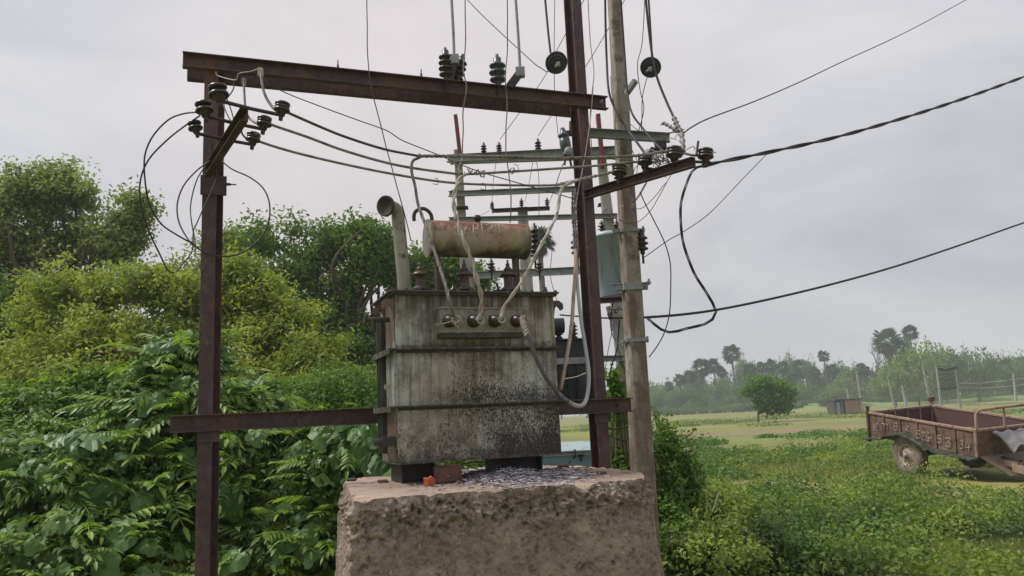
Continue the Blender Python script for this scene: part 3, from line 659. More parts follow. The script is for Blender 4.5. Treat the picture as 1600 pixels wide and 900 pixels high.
mb.tube(curve([c, c + T.u * .0 + Vector((0, 0, -.035)) - T.v * .02, c + T.u * .02 + Vector((0, 0, -.055)) - T.v * .02, c + T.u * .012 + Vector((0, 0, -.085)) - T.v * .02]), 0.003, 5)
mb.build('loose_strand', 'alu_pale', trafo)
# HV bushings on the lid
HVB = []
for k, px in enumerate((656, 725, 793)):
    v = 0.13; u, zt = TF(px, 410, v); zb = TT + 0.012; h = zt - zb; base = T.w(u, v, zb); k_ = h / 0.160; LP = lambda pr: [(a_, b_ * k_) for a_, b_ in pr]
    b = MB().lathe(LP([(0.036, 0), (0.036, .022), (0.031, .027), (0.030, .085), (0.033, .09)]), base, (0, 0, 1), 18).build('high_voltage_bushing', 'porcelain_red', trafo)
    MB().lathe(LP([(0.055, 0.022), (0.057, 0.028), (0.046, 0.036), (.034, .042)]), base, (0, 0, 1), 20).build('flange_ring', 'lid', b)
    MB().lathe(LP([(0.030, .094), (0.056, .092), (0.058, .097), (0.048, .107), (0.028, .118)]), base, (0, 0, 1), 20).build('shed', 'porcelain_red', b)
    MB().lathe(LP([(0.026, .118), (0.030, .124), (0.020, .134), (0.012, .138), (0.014, .144), (0.013, .152), (.007, .156), (.006, .172)]), base, (0, 0, 1), 14).build('cap', 'porcelain', b)
for k, px in enumerate((708, 776)):
    v = 0.40; u = TF(px, 430, v)[0]; base = T.w(u, v, TT + 0.012)
    MB().lathe([(0.05, 0), (0.05, .01), (.028, .016), (.028, .04), (.042, .042), (.042, .05), (.024, .056), (.024, .07), (.034, .072), (.034, .08), (.012, .09), (.01, .13)], base, (0, 0, 1), 16).build('rear_bushing', 'porcelain', trafo)
# explosion vent pipe with elbow
v = 0.30; u, zb = TF(633, 445, v); ut, zt = TF(622, 335, v)
pth = [T.w(u, v, TT), T.w((u + ut) / 2, v, (TT + zt) / 2), T.w(ut, v, zt - 0.03)]
e = T.w(ut, v, zt + .01)
pth += [e, e + Vector((-0.015, -0.020, 0.022)), e + Vector((-0.040, -0.045, 0.030)), e + Vector((-0.062, -0.075, 0.028))]
MB().tube(curve(pth, 4), 0.043, 18).build('vent_pipe', 'pipe', trafo)
d = (Vector((-0.50, -0.85, -0.10))).normalized()
MB().lathe([(0.045, -0.014), (0.069, -0.010), (0.069, 0.006), (0.057, 0.007), (0.055, -0.004), (0.0, -0.006)], pth[-1] + d * .012, d, 24).build('vent_flange', 'tank_dark', trafo)
# conservator drum
v = 0.26
cu0, cz0 = TF(675, 368, v - .11); cu1, cz1 = TF(829, 372, v - .11)
CR = (TF(700, 346, v - .06)[1] - TF(700, 402, v - .06)[1]) / 2 * 1.0
c0 = T.w(cu0, v, (cz0 + cz1) / 2 + .003); c1 = T.w(cu1, v, (cz0 + cz1) / 2 + .003); CAX = (c1 - c0).normalized(); CL = (c1 - c0).length
con = MB().lathe([(CR, 0), (CR, CL * .02), (CR, CL * .5), (CR, CL * .98), (CR, CL)], c0, CAX, 40)
co = con.build('conservator', 'conserv', trafo)
# own origin at the drum axis so its rust sits on its upper side
off = c0.lerp(c1, .5) - Vector(trafo.location); me = co.data; me.transform(Matrix.Translation(-off)); co.location = off
def drum_child(mb, name, mat):
    o = mb.build(name, mat, co); return o
MB_ = MB().lathe([(CR + .006, -0.006), (CR + .006, 0.006), (CR - .012, 0.008), (CR - .012, -.002), (0, -.003)], c0, CAX, 40); MB_.build('end_cap', 'pipe', co)
MB().lathe([(CR + .004, -0.006), (CR + .004, 0.004), (CR - .012, .006), (0, .006)], c1, CAX, 40).build('end_cap', 'conserv', co)
uf = TF(746, 346, v)[0]; fb = T.w(uf, v, c0.z + CR - .004)
MB().lathe([(0.018, 0), (0.018, .022), (0.026, .023), (0.026, .045), (.018, .047), (.018, .055), (0, .056)], fb, (0, 0, 1), 14).build('filler_cap', 'tank_dark', co)
for px in (684, 806):
    uu = TF(px, 420, v)[0]; MB().box(T, uu - .016, uu + .016, v - .03, v + .03, TT + .012, c0.z - CR + .02).build('drum_bracket', 'rust_steel', trafo, bevel=.002)
uo = TF(740, 380, v)[0]; MB().tube([T.w(uo, v + .05, TT + .01), T.w(uo, v + .05, c0.z - CR + .02)], .013, 10).build('oil_pipe', 'pipe', trafo)
# breather pipe: swan neck left of the drum
Yb = T.w(cu0, v, 0).y
hk = [at(674, 366, Yb), at(675, 345, Yb), at(672, 333, Yb), at(662, 326, Yb), at(651, 329, Yb), at(647, 336, Yb), at(647, 345, Yb)]
MB().tube(curve(hk, 5), 0.0125, 10).build('breather_pipe', 'dark_steel', trafo)
# chalk lettering on drums and boards: strokes in a unit box
STROKES = {
 'S': [[(.9, .85), (.55, 1), (.15, .85), (.2, .6), (.75, .42), (.85, .18), (.45, 0), (.05, .12)]],
 '6': [[(.8, .95), (.4, .75), (.12, .35), (.25, .03), (.65, 0), (.85, .25), (.6, .45), (.2, .35)]],
 'P': [[(.2, 0), (.25, 1)], [(.0, .95), (.6, 1), (.95, .8), (.75, .55), (.25, .5)]],
 '1': [[(.35, 1), (.65, 0)]],
 '2': [[(.05, .85), (.5, 1), (.85, .85), (.7, .5), (.1, .08), (.5, .12), (1.1, 0)]],
 'Y': [[(.05, .95), (.2, .6), (.75, .6)], [(.85, 1), (.8, .5), (.85, 0)]],
 'H': [[(.1, 1), (.15, 0)], [(.1, .5), (.7, .5)], [(.7, 1), (.7, 0)]],
 'E': [[(.85, 1), (.2, .9), (.2, .1), (.9, 0)], [(.2, .5), (.75, .5)]],
 'M': [[(.05, 0), (.1, .95), (.5, .9), (.5, .2)], [(.5, .9), (.95, .9), (.9, 0)]],
 'B': [[(.1, 1), (.15, 0), (.75, .05), (.8, .45), (.15, .5), (.75, .55), (.7, 1), (.1, 1)]],
 'R': [[(.2, 0), (.3, .95), (.8, .9), (.85, .6), (.3, .45), (.95, 0)]],
 '5': [[(.9, 1), (.2, .95), (.15, .6), (.7, .6), (.85, .25), (.5, 0), (.05, .1)]],
 'Z': [[(.05, .9), (.9, .95), (.1, .1), (1.0, .05)]],
 'G': [[(.9, .85), (.5, 1), (.1, .6), (.2, .1), (.7, .05), (.8, .45), (.5, .45)]],
 'n': [[(.1, 0), (.12, .5), (.6, .55), (.75, .0)]],
 '3': [[(.1, .9), (.6, 1), (.8, .75), (.4, .55), (.85, .35), (.6, .02), (.1, .08)]],
 '4': [[(.45, 1), (.1, .4), (.95, .45)], [(.7, .8), (.65, 0)]]}
def letters(word, fn, r, parent, mat='chalk'):
    """word: (char, x0, x1, y0, y1) boxes; fn(x, y) -> point on the surface"""
    for ch, x0, x1, y0, y1 in word:
        mb = MB()
        for st in STROKES[ch]: mb.tube([fn(x0 + (x1 - x0) * p.x, y0 + (y1 - y0) * p.y) for p in (curve([(a, b, 0) for a, b in st], 4) if len(st) > 2 else [Vector((*st[0], 0)).lerp(Vector((*st[1], 0)), q / 6) for q in range(7)])], r, 5)
        mb.build('lettering', mat, parent)
def drum_pt(px, py):
    # ray against the drum cylinder
    o = EYE - c0; dd = ray(px, py); o2 = o - CAX * o.dot(CAX); d2 = dd - CAX * dd.dot(CAX)
    a = d2.dot(d2); b = 2 * o2.dot(d2); c = o2.dot(o2) - (CR + .001) ** 2; D = b * b - 4 * a * c
    return EYE + dd * ((-b - math.sqrt(max(D, 0))) / (2 * a))
letters([('S', 709, 721, 367, 352), ('6', 725, 734, 366, 351), ('P', 737, 748, 366, 350), ('1', 750, 757, 364, 350), ('2', 759, 771, 363, 350), ('Y', 773, 782, 364, 350)], drum_pt, 0.0036, co)

# ================================================================== PLINTH
pz = PLZ
tops = [(553, 783), (620, 776), (700, 770), (790, 763), (880, 757), (950, 752), (975, 750.5), (992, 749), (1003, 746.5), (1007, 743), (1003, 739), (992, 736), (972, 733), (945, 730), (880, 726), (740, 732), (606, 741), (570, 745), (539, 751)]
TP = [atz(x, y, pz) for x, y in tops]
def resample(P, n):
    P = P + [P[0]]; L = [0]
    for i in range(1, len(P)): L.append(L[-1] + (P[i] - P[i - 1]).length)
    out = []; j = 0
    for k in range(n):
        s = L[-1] * k / n
        while L[j + 1] < s: j += 1
        out.append(P[j].lerp(P[j + 1], (s - L[j]) / (L[j + 1] - L[j])))
    return out
NR, NZ = 900, 120
HOL = at(592, 812, 3.80)
ring = resample(TP, NR); cen = sum(ring, Vector()) / NR
mb_v = []; zs = [0, .004, .010, .02, .032] + [0.045 + (pz - .045) * (i / (NZ - 5)) ** 1.25 for i in range(NZ - 4)]
for j, dz in enumerate(zs):
    for i in range(NR):
        p = ring[i]; nrm = (ring[(i + 9) % NR] - ring[i - 9]).cross(Vector((0, 0, 1))).normalized()
        flare = 0.09 * (dz / pz) + 0.02 * min(1, dz / .1)
        q = p + nrm * flare; q.z = pz - dz; w = min(1.0, dz / .03)
        s = Vector((q.x, q.y, q.z))
        band = max(0, 1 - abs(dz - .10) / .13)
        n1 = mnoise.fractal(s * 10, .85, 2.1, 5); n2 = mnoise.fractal(s * 38 + Vector((5, 0, 0)), 0.6, 2.1, 4); n3 = mnoise.noise(s * 3.2)
        cell = mnoise.voronoi(s * 34 + Vector(mnoise.noise_vector(s * 9)) * .8)[0]; chip = (cell[1] - cell[0])
        amp = 0.35 + band * 0.9
        disp = (n1 * 0.026 + n2 * 0.016 - (0.20 - min(chip, .20)) * 0.05 - max(0, .42 - mnoise.voronoi(s * 21 + Vector(mnoise.noise_vector(s * 13)) * .9)[0][0]) * .13 + mnoise.noise(s * 62) * .006 + .01) * amp * w + n3 * 0.02 * w - band * 0.012 * w
        # the big hollow at the left front corner
        hol = max(0, 1 - (q - HOL).length / 0.13)
        disp -= 0.09 * min(1, hol * 1.6) * w
        q = q + nrm * disp
        if j <= 4: q.z -= (max(0, mnoise.noise(s * 9)) * 0.045 + max(0, mnoise.noise(s * 30)) * .018) * (1 - j / 6)
        mb_v.append(q)
PF = [(j * NR + i, j * NR + (i + 1) % NR, (j + 1) * NR + (i + 1) % NR, (j + 1) * NR + i) for j in range(len(zs) - 1) for i in range(NR)]
plin = thing('concrete_plinth', Vector((cen.x, cen.y, 0)), 'weathered broken edged concrete plinth carrying the rusty transformer', 'plinth')
np_obj('rough_side', np.array([tuple(v) for v in mb_v]), np.array(PF), 'plinth', plin, smooth=False)
tv = []; RT = 26
for j in range(RT):
    f = 1 - j / (RT - 1) * 0.999
    for i in range(NR):
        r0 = mb_v[i]; q = cen.lerp(Vector((r0.x, r0.y, pz)), f); nz = mnoise.fractal(q * 5, 1, 2, 4) * 0.006 + mnoise.noise(q * 40) * .0012
        q.z = (r0.z if j == 0 else pz + nz - .004)
        tv.append(tuple(q))
PF = [(j * NR + i, (j + 1) * NR + i, (j + 1) * NR + (i + 1) % NR, j * NR + (i + 1) % NR) for j in range(RT - 1) for i in range(NR)]
np_obj('top_surface', np.array(tv), np.array(PF), 'plinth_top', plin, smooth=True)

# things lying on the plinth
def stone(name, px, py, size, mat, label, cat, seed, rotz=0.4, sq=(1.3, .8, .7), n=3, rough=.10):
    import bmesh
    bm = bmesh.new(); bmesh.ops.create_cube(bm, size=1); bmesh.ops.bevel(bm, geom=bm.edges[:], offset=.12, segments=2, affect='EDGES'); bmesh.ops.subdivide_edges(bm, edges=bm.edges[:], cuts=1, use_grid_fill=True)
    for v in bm.verts:
        d = mnoise.fractal(v.co * 2 + Vector((seed, 0, 0)), 1, 2, 4); v.co = v.co * (1 + d * rough * 2); v.co = Vector((v.co.x * sq[0], v.co.y * sq[1], v.co.z * sq[2])) * size
    c = atz(px, py, pz); bmesh.ops.rotate(bm, verts=bm.verts, cent=(0, 0, 0), matrix=Matrix.Rotation(rotz, 3, 'Z') @ Matrix.Rotation(.06 * seed, 3, 'X'))
    mz = min(v.co.z for v in bm.verts)
    for v in bm.verts: v.co.z -= mz + .003
    me = bpy.data.meshes.new(name); bm.to_mesh(me); bm.free(); me.materials.append(M[mat])
    for p in me.polygons: p.use_smooth = False
    o = bpy.data.objects.new(name, me); COL.objects.link(o); o.location = c; return tag(o, label, cat)
stone('brick', 700, 754, 0.125, 'brick', 'dull brown broken brick lying on the plinth among the wire scraps', 'brick', 1, 0.2, (1.25, .9, .78))
stone('brick_chunk', 671, 760, 0.056, 'brick_red', 'bright orange red brick fragment beside the brown brick', 'brick', 2.6, 0.9, (1.1, .8, .9), rough=.12)
stone('stone_chip', 598, 753, 0.04, 'brick', 'small flat brown chip near the left end of the plinth top', 'stone', 3, .3, (1.6, .9, .3))
stone('stone_chip', 550, 752, 0.035, 'tank_dark', 'tiny dark chip at the far left corner of the plinth top', 'stone', 4, .1, (1.5, .9, .5))
stone('stone_chip', 880, 731, 0.045, 'brick', 'dark red chip at the right back of the plinth top', 'stone', 5, .1, (1.7, .9, .5))
stone('stone_chip', 940, 740, 0.035, 'brick', 'flat sliver at the right front of the plinth top', 'stone', 7, .5, (2.0, .7, .3))
# heap of cut aluminium strand scraps
rs = np.random.default_rng(5); sv = []; sf = []; kk = 0
for i in range(3600):
    if i < 1900: px, py = rs.normal(792, 38), rs.normal(745, 6.5)
    elif i < 2500: px, py = rs.normal(862, 34), rs.normal(741, 5)
    else: px, py = rs.normal(770, 90), rs.normal(750, 7)
    py = min(max(py, 731), 766); px = min(max(px, 610), 960)
    if (px < 715 and 738 < py < 757 and rs.random() < .6): continue
    c = atz(px, py, pz); h = 0.055 * math.exp(-((px - 790) / 50) ** 2) * math.exp(-((py - 745) / 9) ** 2) * rs.random() ** .6 + .003
    a = rs.uniform(0, 2 * PI); L = rs.uniform(.02, .06) if i < 2500 else rs.uniform(.008, .03); b = rs.uniform(-.35, .35) + (0.8 if rs.random() < .08 else 0); curl = rs.normal() * 1.6
    r = 0.0026 if i < 2500 else .0017; p = np.array([c.x, c.y, c.z + h]) ; pts = []
    for q in range(5):
        pts.append(p.copy()); aa = a + curl * q / 4; p = p + np.array([math.cos(aa) * math.cos(b), math.sin(aa) * math.cos(b), math.sin(b) * (1 - q * .5)]) * L / 4; p[2] = max(p[2], pz + .002)
    for q in range(5):
        aa = a + curl * q / 4; side = np.array([-math.sin(aa), math.cos(aa), 0])
        for w in range(3): sv.append(pts[q] + (side * math.cos(w * 2.09) + np.array([0, 0, 1]) * math.sin(w * 2.09)) * r)
    for s in range(4):
        for w in range(3): sf.append((kk + s * 3 + w, kk + s * 3 + (w + 1) % 3, kk + s * 3 + 3 + (w + 1) % 3, kk + s * 3 + 3 + w))
    kk += 15
o = np_obj('wire_scraps', np.array(sv), np.array(sf), 'scrap'); tag(o, 'heap of cut silvery wire scraps under the tank on the plinth', 'scrap', kind='stuff')
zs_ = pz + .012
wire('wire_loop', 'long pale wire loop lying across the heap of scraps on the plinth', [atz(x, y, zs_ + h) for x, y, h in ((700, 744, .03), (712, 730, .05), (740, 722, .07), (775, 724, .06), (800, 732, .03), (812, 745, .01))] , 0.0045, 'alu_pale')
wire('wire_loop', 'pale wire curving along the front of the scraps on the plinth', [atz(x, y, zs_) for x, y in ((716, 741), (740, 748), (770, 755), (800, 757), (822, 752), (838, 744))], 0.0045, 'alu_pale')
mb = MB(); scribble(mb, atz(777, 735, pz + .05), 0.03, 5, 0.003, 9, (0.3, -1, 0)); tag(mb.build('wire_coil', 'black_cable'), 'small black wire coil standing up in the middle of the scraps', 'wire')
# ================================================================== CONCRETE POLE beside the gantry
YP = 6.25
pA = at(1008, 800, YP); pB = at(966, 95, YP); pdir = (pB - pA).normalized()
g0 = pA + pdir * ((0 - pA.z) / pdir.z); top = pA + pdir * ((7.6 - pA.z) / pdir.z)
cpole = thing('concrete_pole', g0, 'tapering grey brown concrete pole just right of the gantry with clamps and wires', 'pole')
def tapered(prof0, A, B, s0, s1, up):
    d = (B - A).normalized(); side = d.cross(Vector(up)).normalized(); up2 = side.cross(d); mb = MB(); n = len(prof0); R = 14; vs = []
    for j in range(R + 1):
        t = j / R; c = A.lerp(B, t); s = s0 + (s1 - s0) * t
        vs += [c + side * (a * s) + up2 * (b * s) for a, b in prof0]
    fs = [(j * n + i, j * n + (i + 1) % n, (j + 1) * n + (i + 1) % n, (j + 1) * n + i) for j in range(R) for i in range(n)] + [tuple(range(n - 1, -1, -1)), tuple(range(R * n, R * n + n))]
    return mb.add(vs, fs)
pp = [(-.5, -.35), (-.42, -.45), (-.12, -.45), (-.04, -.33), (.06, -.33), (.14, -.45), (.42, -.45), (.5, -.35), (.5, .35), (.42, .45), (-.42, .45), (-.5, .35)]
tapered(pp, g0, top, 0.172, 0.066, (0.25, -1, 0)).build('pole_shaft', 'concrete', cpole)
def polept(py): return pA + pdir * ((py - 800) / (95 - 800) * (pB - pA).length)
def band(py, w, hz, mat='galv', ext=0.06, par=cpole):
    c = polept(py); s = w / 2
    mb = MB().wbox(c, w + .012, w + .012, hz)
    mb.wbox(c + Vector((s + ext / 2, 0, 0)), ext, .05, hz * .8); mb.wbox(c + Vector((-s - ext / 2, 0, 0)), ext, .05, hz * .8)
    mb.tube([c + Vector((s + ext * .6, -.06, 0)), c + Vector((s + ext * .6, .06, 0))], .008, 6); mb.tube([c + Vector((s + ext * .8, -.02, .03)), c + Vector((s + ext * .8, -.02, -.02))], .01, 6)
    return mb.build('clamp_band', mat, par, bevel=.002)
band(377, .125, .035, ext=.07); band(466, .138, .055, ext=.06); band(460, .134, .014, ext=.09); band(548, .148, .03, ext=.03)
# galvanised cross arm on the pole
A = at(912, 209, YP - .09); B = at(1046, 217, YP - .09)
MB().prism(csec(0.05, 0.075, 0.006, 1), A, B, (0, 0, 1)).build('cross_arm', 'galv', cpole, bevel=.0015)
mb = MB().wbox(at(1032, 227, YP - .1), .09, .07, .08); mb.tube([at(1020, 232, YP - .1), at(1014, 246, YP - .12), at(1006, 252, YP - .1)], .022, 8); mb.build('strain_clamp', 'dark_steel', cpole, bevel=.01)
mb = MB().prism([(-.02, -.02), (.02, -.02), (.02, .02), (-.02, .02)], at(979, 146, YP - .1), at(993, 126, YP - .2), (0, 0, 1)); mb.build('strut', 'galv', cpole)

# ---------------------------------------------------------------- stacked post insulators
def stack_prof(n, R, r, pitch, cap=True):
    p = [(r * .7, -pitch * .6), (r * .7, 0)]
    for i in range(n):
        z = i * pitch; Ri = R * (1 - .06 * abs(i - (n - 1) / 2))
        p += [(r, z + pitch * .10), (Ri * .92, z + pitch * .22), (Ri, z + pitch * .34), (Ri * .93, z + pitch * .52), (r * 1.1, z + pitch * .72), (r, z + pitch * .95)]
    if cap: p += [(r * .95, n * pitch), (r * .95, n * pitch + pitch * .5), (r * .5, n * pitch + pitch * .55), (r * .35, n * pitch + pitch * 1.1), (.001, n * pitch + pitch * 1.12)]
    return p
ME_stack3 = MB().lathe(stack_prof(3, .055, .026, .045), (0, 0, 0), (0, 0, 1), 20).mesh('shed_stack', 'grey_porcelain')
ME_stack4 = MB().lathe(stack_prof(4, .050, .024, .040), (0, 0, 0), (0, 0, 1), 20).mesh('shed_stack', 'porcelain')
ME_stackS = MB().lathe(stack_prof(3, .050, .026, .042), (0, 0, 0), (0, 0, 1), 14).mesh('shed_stack', 'porcelain')
ME_pinS = MB().lathe([(.009, -.10), (.009, .0), (.02, .0), (.02, .01)], (0, 0, 0), (0, 0, 1), 8).mesh('pin', 'dark_steel')
def stackins(pos, kind, sc, label, axis=(0, 0, 1), group=None, pin=True, name='post_insulator'):
    t = thing(name, pos, label, 'insulator', group); q = Vector((0, 0, 1)).rotation_difference(Vector(axis).normalized())
    inst('shed_stack', kind, t, (0, 0, 0), q, sc)
    if pin: inst('pin', ME_pinS, t, (0, 0, 0), q, sc)
    return t
bz = UBZ + .05
def beam_top(px, v=-.085): 
    u = G.pl(px, 120, v)[0]; return G.w(u, v, bz)
TG = 'stacked insulators standing on the top beam'
stackins(beam_top(697) + Vector((0, 0, .03)), ME_stack4, 1.12, 'left of the two upright stacked insulators that stand side by side on the top beam', group=TG)
stackins(beam_top(713) + Vector((0.0, .05, .03)), ME_stack4, 1.05, 'leaning stacked insulator touching its neighbour on the top beam', (0.25, 0, 1), group=TG)
stackins(beam_top(778) + Vector((0, 0, .03)), ME_stack3, 1.22, 'single blue grey stacked insulator on the top beam left of the bracket arm', group=TG)
def bracket(px0, px1, h, name, label):
    a = beam_top(px0); b = beam_top(px1) + Vector((0, -.02, h)); t = thing(name, a, label, 'bracket')
    MB().prism([(-.022, -.028), (.022, -.028), (.022, .028), (-.022, .028)], a, b, (-1, 0, .4)).build('arm', 'dark_steel', t, bevel=.003)
    MB().wbox(b, .07, .06, .075).build('head', 'galv', t, bevel=.006)
    MB().tube([b, b + Vector((0.0, 0, .22)), b + Vector((-.02, 0, 1.3))], .011, 8).build('rod', 'galv', t)
    return t
bracket(795, 813, .12, 'fuse_bracket', 'bent dark steel bracket rising from the top beam with a square head')
bracket(703, 711, .16, 'fuse_bracket', 'slanting steel bracket between the paired insulators on the top beam')
# round disc insulators seen from beneath
ME_disc = MB().lathe([(.0, -.085), (.022, -.08), (.034, -.06), (.036, -.03), (.050, -.018), (.078, .004), (.090, .026), (.088, .036), (.080, .034), (.074, .022), (.066, .024), (.064, .040), (.056, .040), (.052, .024), (.044, .026), (.042, .044), (.034, .044), (.030, .026), (.016, .03), (.012, .055), (.012, .08)], (0, 0, 0), (0, 0, 1), 28).mesh('disc', 'grey_porcelain')
for px, py, Y, lab, ax in ((868, 97, 5.55, 'round grey disc insulator hanging left of the right gantry post, seen from below', (0.15, -.75, -.55)), (1017, 104, 6.0, 'round dark grey disc insulator hanging right of the concrete pole', (-0.25, -.75, -.6))):
    p = at(px, py, Y); t = thing('disc_insulator', p, lab, 'insulator', 'strain disc insulators high up'); a_ = Vector(ax).normalized(); q = Vector((0, 0, 1)).rotation_difference(a_)
    inst('disc', ME_disc, t, (0, 0, 0), q, .95)
    MB().tube(curve([p - a_ * .07, p - a_ * .16 + Vector((0, 0, .05)), p - a_ * .25 + Vector((0, 0, .5)), p - a_ * .3 + Vector((0, 0, 1.1))]), .009, 8).build('link', 'dark_steel', t)
    mb = MB().wbox(p + a_ * .085, .03, .022, .035); mb.tube([p + a_ * .07, p + a_ * .12 + Vector((-.03, 0, -.01))], .009, 6); mb.build('clevis', 'galv', t, bevel=.003)
# cross arm out of the picture that the high leads come down from
MB().prism(csec(.05, .1, .008, 1), G.w(SPAN - .3, -.1, 6.6), at(1040, -300, YP), (0, 0, 1)).build('cross_arm', 'galv', cpole)
# insulators of the pole and behind the right post
stackins(at(1004, 392, YP - .02), ME_stackS, 1.05, 'dark stacked insulator clamped to the right side of the concrete pole', (0, 0, 1))
stackins(at(902, 398, 5.95), ME_stackS, 1.0, 'dark stacked insulator peeking out left of the right gantry post at mid height')

# ================================================================== POLE-MOUNTED GREY TRANSFORMER
YC = 7.0
pt = thing('pole_transformer', at(955, 465, YC), 'small pale blue grey cylindrical transformer on a bracket behind the right post', 'transformer')
cb = at(957, 466, YC); ct = at(953, 372, YC); Rg = 0.135; hh = ct.z - cb.z
MB().lathe([(Rg * .96, 0), (Rg, .012), (Rg, hh), (Rg * 1.04, hh), (Rg * 1.04, hh + .02), (Rg * .9, hh + .045), (Rg * .4, hh + .06), (0, hh + .062)], Vector((ct.x - .012, ct.y, cb.z)), (0, 0, 1), 36).build('tank', 'grey_tank', pt)
for dx, py in ((-.065, 350), (.055, 356)):
    c = Vector((ct.x + dx, ct.y - .02, cb.z + hh + .04)); MB().lathe(stack_prof(3, .042, .02, .03), c, (dx * 1.5, -.2, 1), 14).build('bushing', 'porcelain', pt)
MB().tube(curve([Vector((ct.x + .05, ct.y - Rg, cb.z + hh * .62)), Vector((ct.x + .07, ct.y - Rg - .03, cb.z + hh * .5)), Vector((ct.x + .06, ct.y - Rg - .02, cb.z + hh * .25)), Vector((ct.x + .03, ct.y - Rg - .01, cb.z + hh * .22))]), .004, 5).build('lead', 'black_cable', pt)
for fz in (.25, .78):
    MB().wbox(Vector((ct.x + .09, ct.y - Rg * .8, cb.z + hh * fz)), .06, .05, .022).build('mounting_lug', 'galv', pt)
MB().prism(csec(.06, .05, .006, 1), at(925, 471, YC - .1), at(1004, 466, YP), (0, 0, 1)).build('shelf_channel', 'rust_steel', pt)
MB().prism(csec(.06, .05, .006, 1), at(925, 471, YC + .15), at(1000, 464, YP + .2), (0, 0, 1)).build('shelf_channel', 'rust_steel', pt)
MB().add([at(930, 470, YC - .1), at(996, 456, YC - .5), at(1003, 462, YC - .3), at(935, 474, YC + .1), at(930, 466, YC - .1), at(996, 452, YC - .5), at(1003, 458, YC - .3), at(935, 470, YC + .1)], [(0, 1, 2, 3), (4, 7, 6, 5), (0, 4, 5, 1), (1, 5, 6, 2), (2, 6, 7, 3), (3, 7, 4, 0)]).build('tray', 'dark_steel', pt)

# ================================================================== SECOND STRUCTURE BEHIND (two slender poles, galvanised arms)
YD = 10.0
hp = thing('two_pole_structure', Vector((at(830, 450, YD).x, YD, 0)), 'two pole structure of slender pale poles with galvanised cross arms behind the rusty gantry', 'pole structure')
la, lb = at(722, 345, YD), at(715, 235, YD); ld = (lb - la).normalized()
lg = la + ld * (-la.z / ld.z)
tapered(pp, lg, lb, .16, .10, (0, -1, 0)).build('pole_shaft', 'pale_concrete', hp)
ra, rb = at(1000, 800, YD - .6), at(940, 250, YD - .6); rd = (rb - ra).normalized(); rg = ra + rd * (-ra.z / rd.z)
tapered(pp, rg, rb, .22, .11, (0, -1, 0)).build('pole_shaft', 'pale_concrete', hp)
MB().prism(csec(.05, .095, .008, 1), at(717, 252, YD - .07), at(709, 181, YD - .07), (0, -1, 0)).build('pole_extension', 'red_steel', hp)
MB().prism(csec(.05, .10, .008, 1), at(939, 262, YD - .7), at(931, 180, YD - .7), (0, -1, 0)).build('pole_extension', 'red_steel', hp)
def arm(x0, y0, x1, y1, Y0, Y1, w, h, name='cross_arm', mat='galv', par=hp):
    return MB().prism(csec(w, h, .006, 1), at(x0, y0, Y0), at(x1, y1, Y1), (0, 0, 1)).build(name, mat, par, bevel=.0015)
arm(700, 249, 962, 236, YD - .1, YD - .7, .06, .10); arm(705, 252, 962, 243, YD + .1, YD - .45, .06, .10)
arm(702, 304, 903, 296, YD - .1, YD - .6, .05, .07); arm(702, 344, 965, 338, YD - .1, YD - .7, .05, .06)
arm(738, 431, 990, 419, YD - .2, YD - .9, .05, .09); arm(868, 563, 1002, 559, YD - .7, YD - .7, .05, .07); arm(930, 700, 1002, 694, YD - 1.2, YD - 1.2, .05, .04)
MB().prism(csec(.05, .06, .006, 1), at(953, 478, YD - .7), at(992, 605, YD - .7), (0, -1, 0)).build('brace', 'pale_concrete', hp)
for px, py in ((715, 300), (722, 325), (944, 320)):
    MB().wbox(at(px, py, YD - .1), .16, .16, .012).build('clamp_band', 'dark_steel', hp)
PG = 'small pin insulators on the top arm behind'
stackins(at(756, 238, YD - .3), ME_stackS, .8, 'small blob like insulator, leftmost on the first galvanised arm behind', group=PG)
stackins(at(780, 237, YD - .3), ME_stackS, .78, 'slim ribbed insulator, second from left on the first galvanised arm behind', group=PG)
stackins(at(841, 234, YD - .4), ME_stackS, .9, 'stubby insulator right of the middle of the first galvanised arm behind', group=PG)
# lightning arrester beside the right post
la_ = thing('lightning_arrester', at(884, 240, 7.2), 'bulky dark arrester hanging beside the left edge of the right gantry post', 'arrester')
MB().lathe([(.02, -.04), (.045, -.03), (.05, 0), (.03, .01), (.05, .03), (.055, .10), (.05, .15), (.03, .16), (.055, .17), (.06, .19), (.045, .20), (.03, .22), (.02, .26)], at(886, 240, 7.2), (-.12, 0, 1), 16).build('housing', 'grey_porcelain', la_)
MB().lathe([(.0, -.02), (.035, -.02), (.045, 0), (.035, .02), (0, .02)], at(889, 236, 7.1), (0, -1, 0), 16).build('end_ring', 'galv', la_)
mb = MB().wbox(at(889, 208, 7.2), .12, .05, .04); mb.tube([at(893, 212, 7.2), at(893, 190, 7.2)], .025, 8); mb.tube([at(884, 243, 7.2), at(882, 258, 7.2)], .012, 6); mb.tube([at(889, 243, 7.2), at(893, 260, 7.2)], .012, 6); mb.build('mounting', 'dark_steel', la_, bevel=.004)

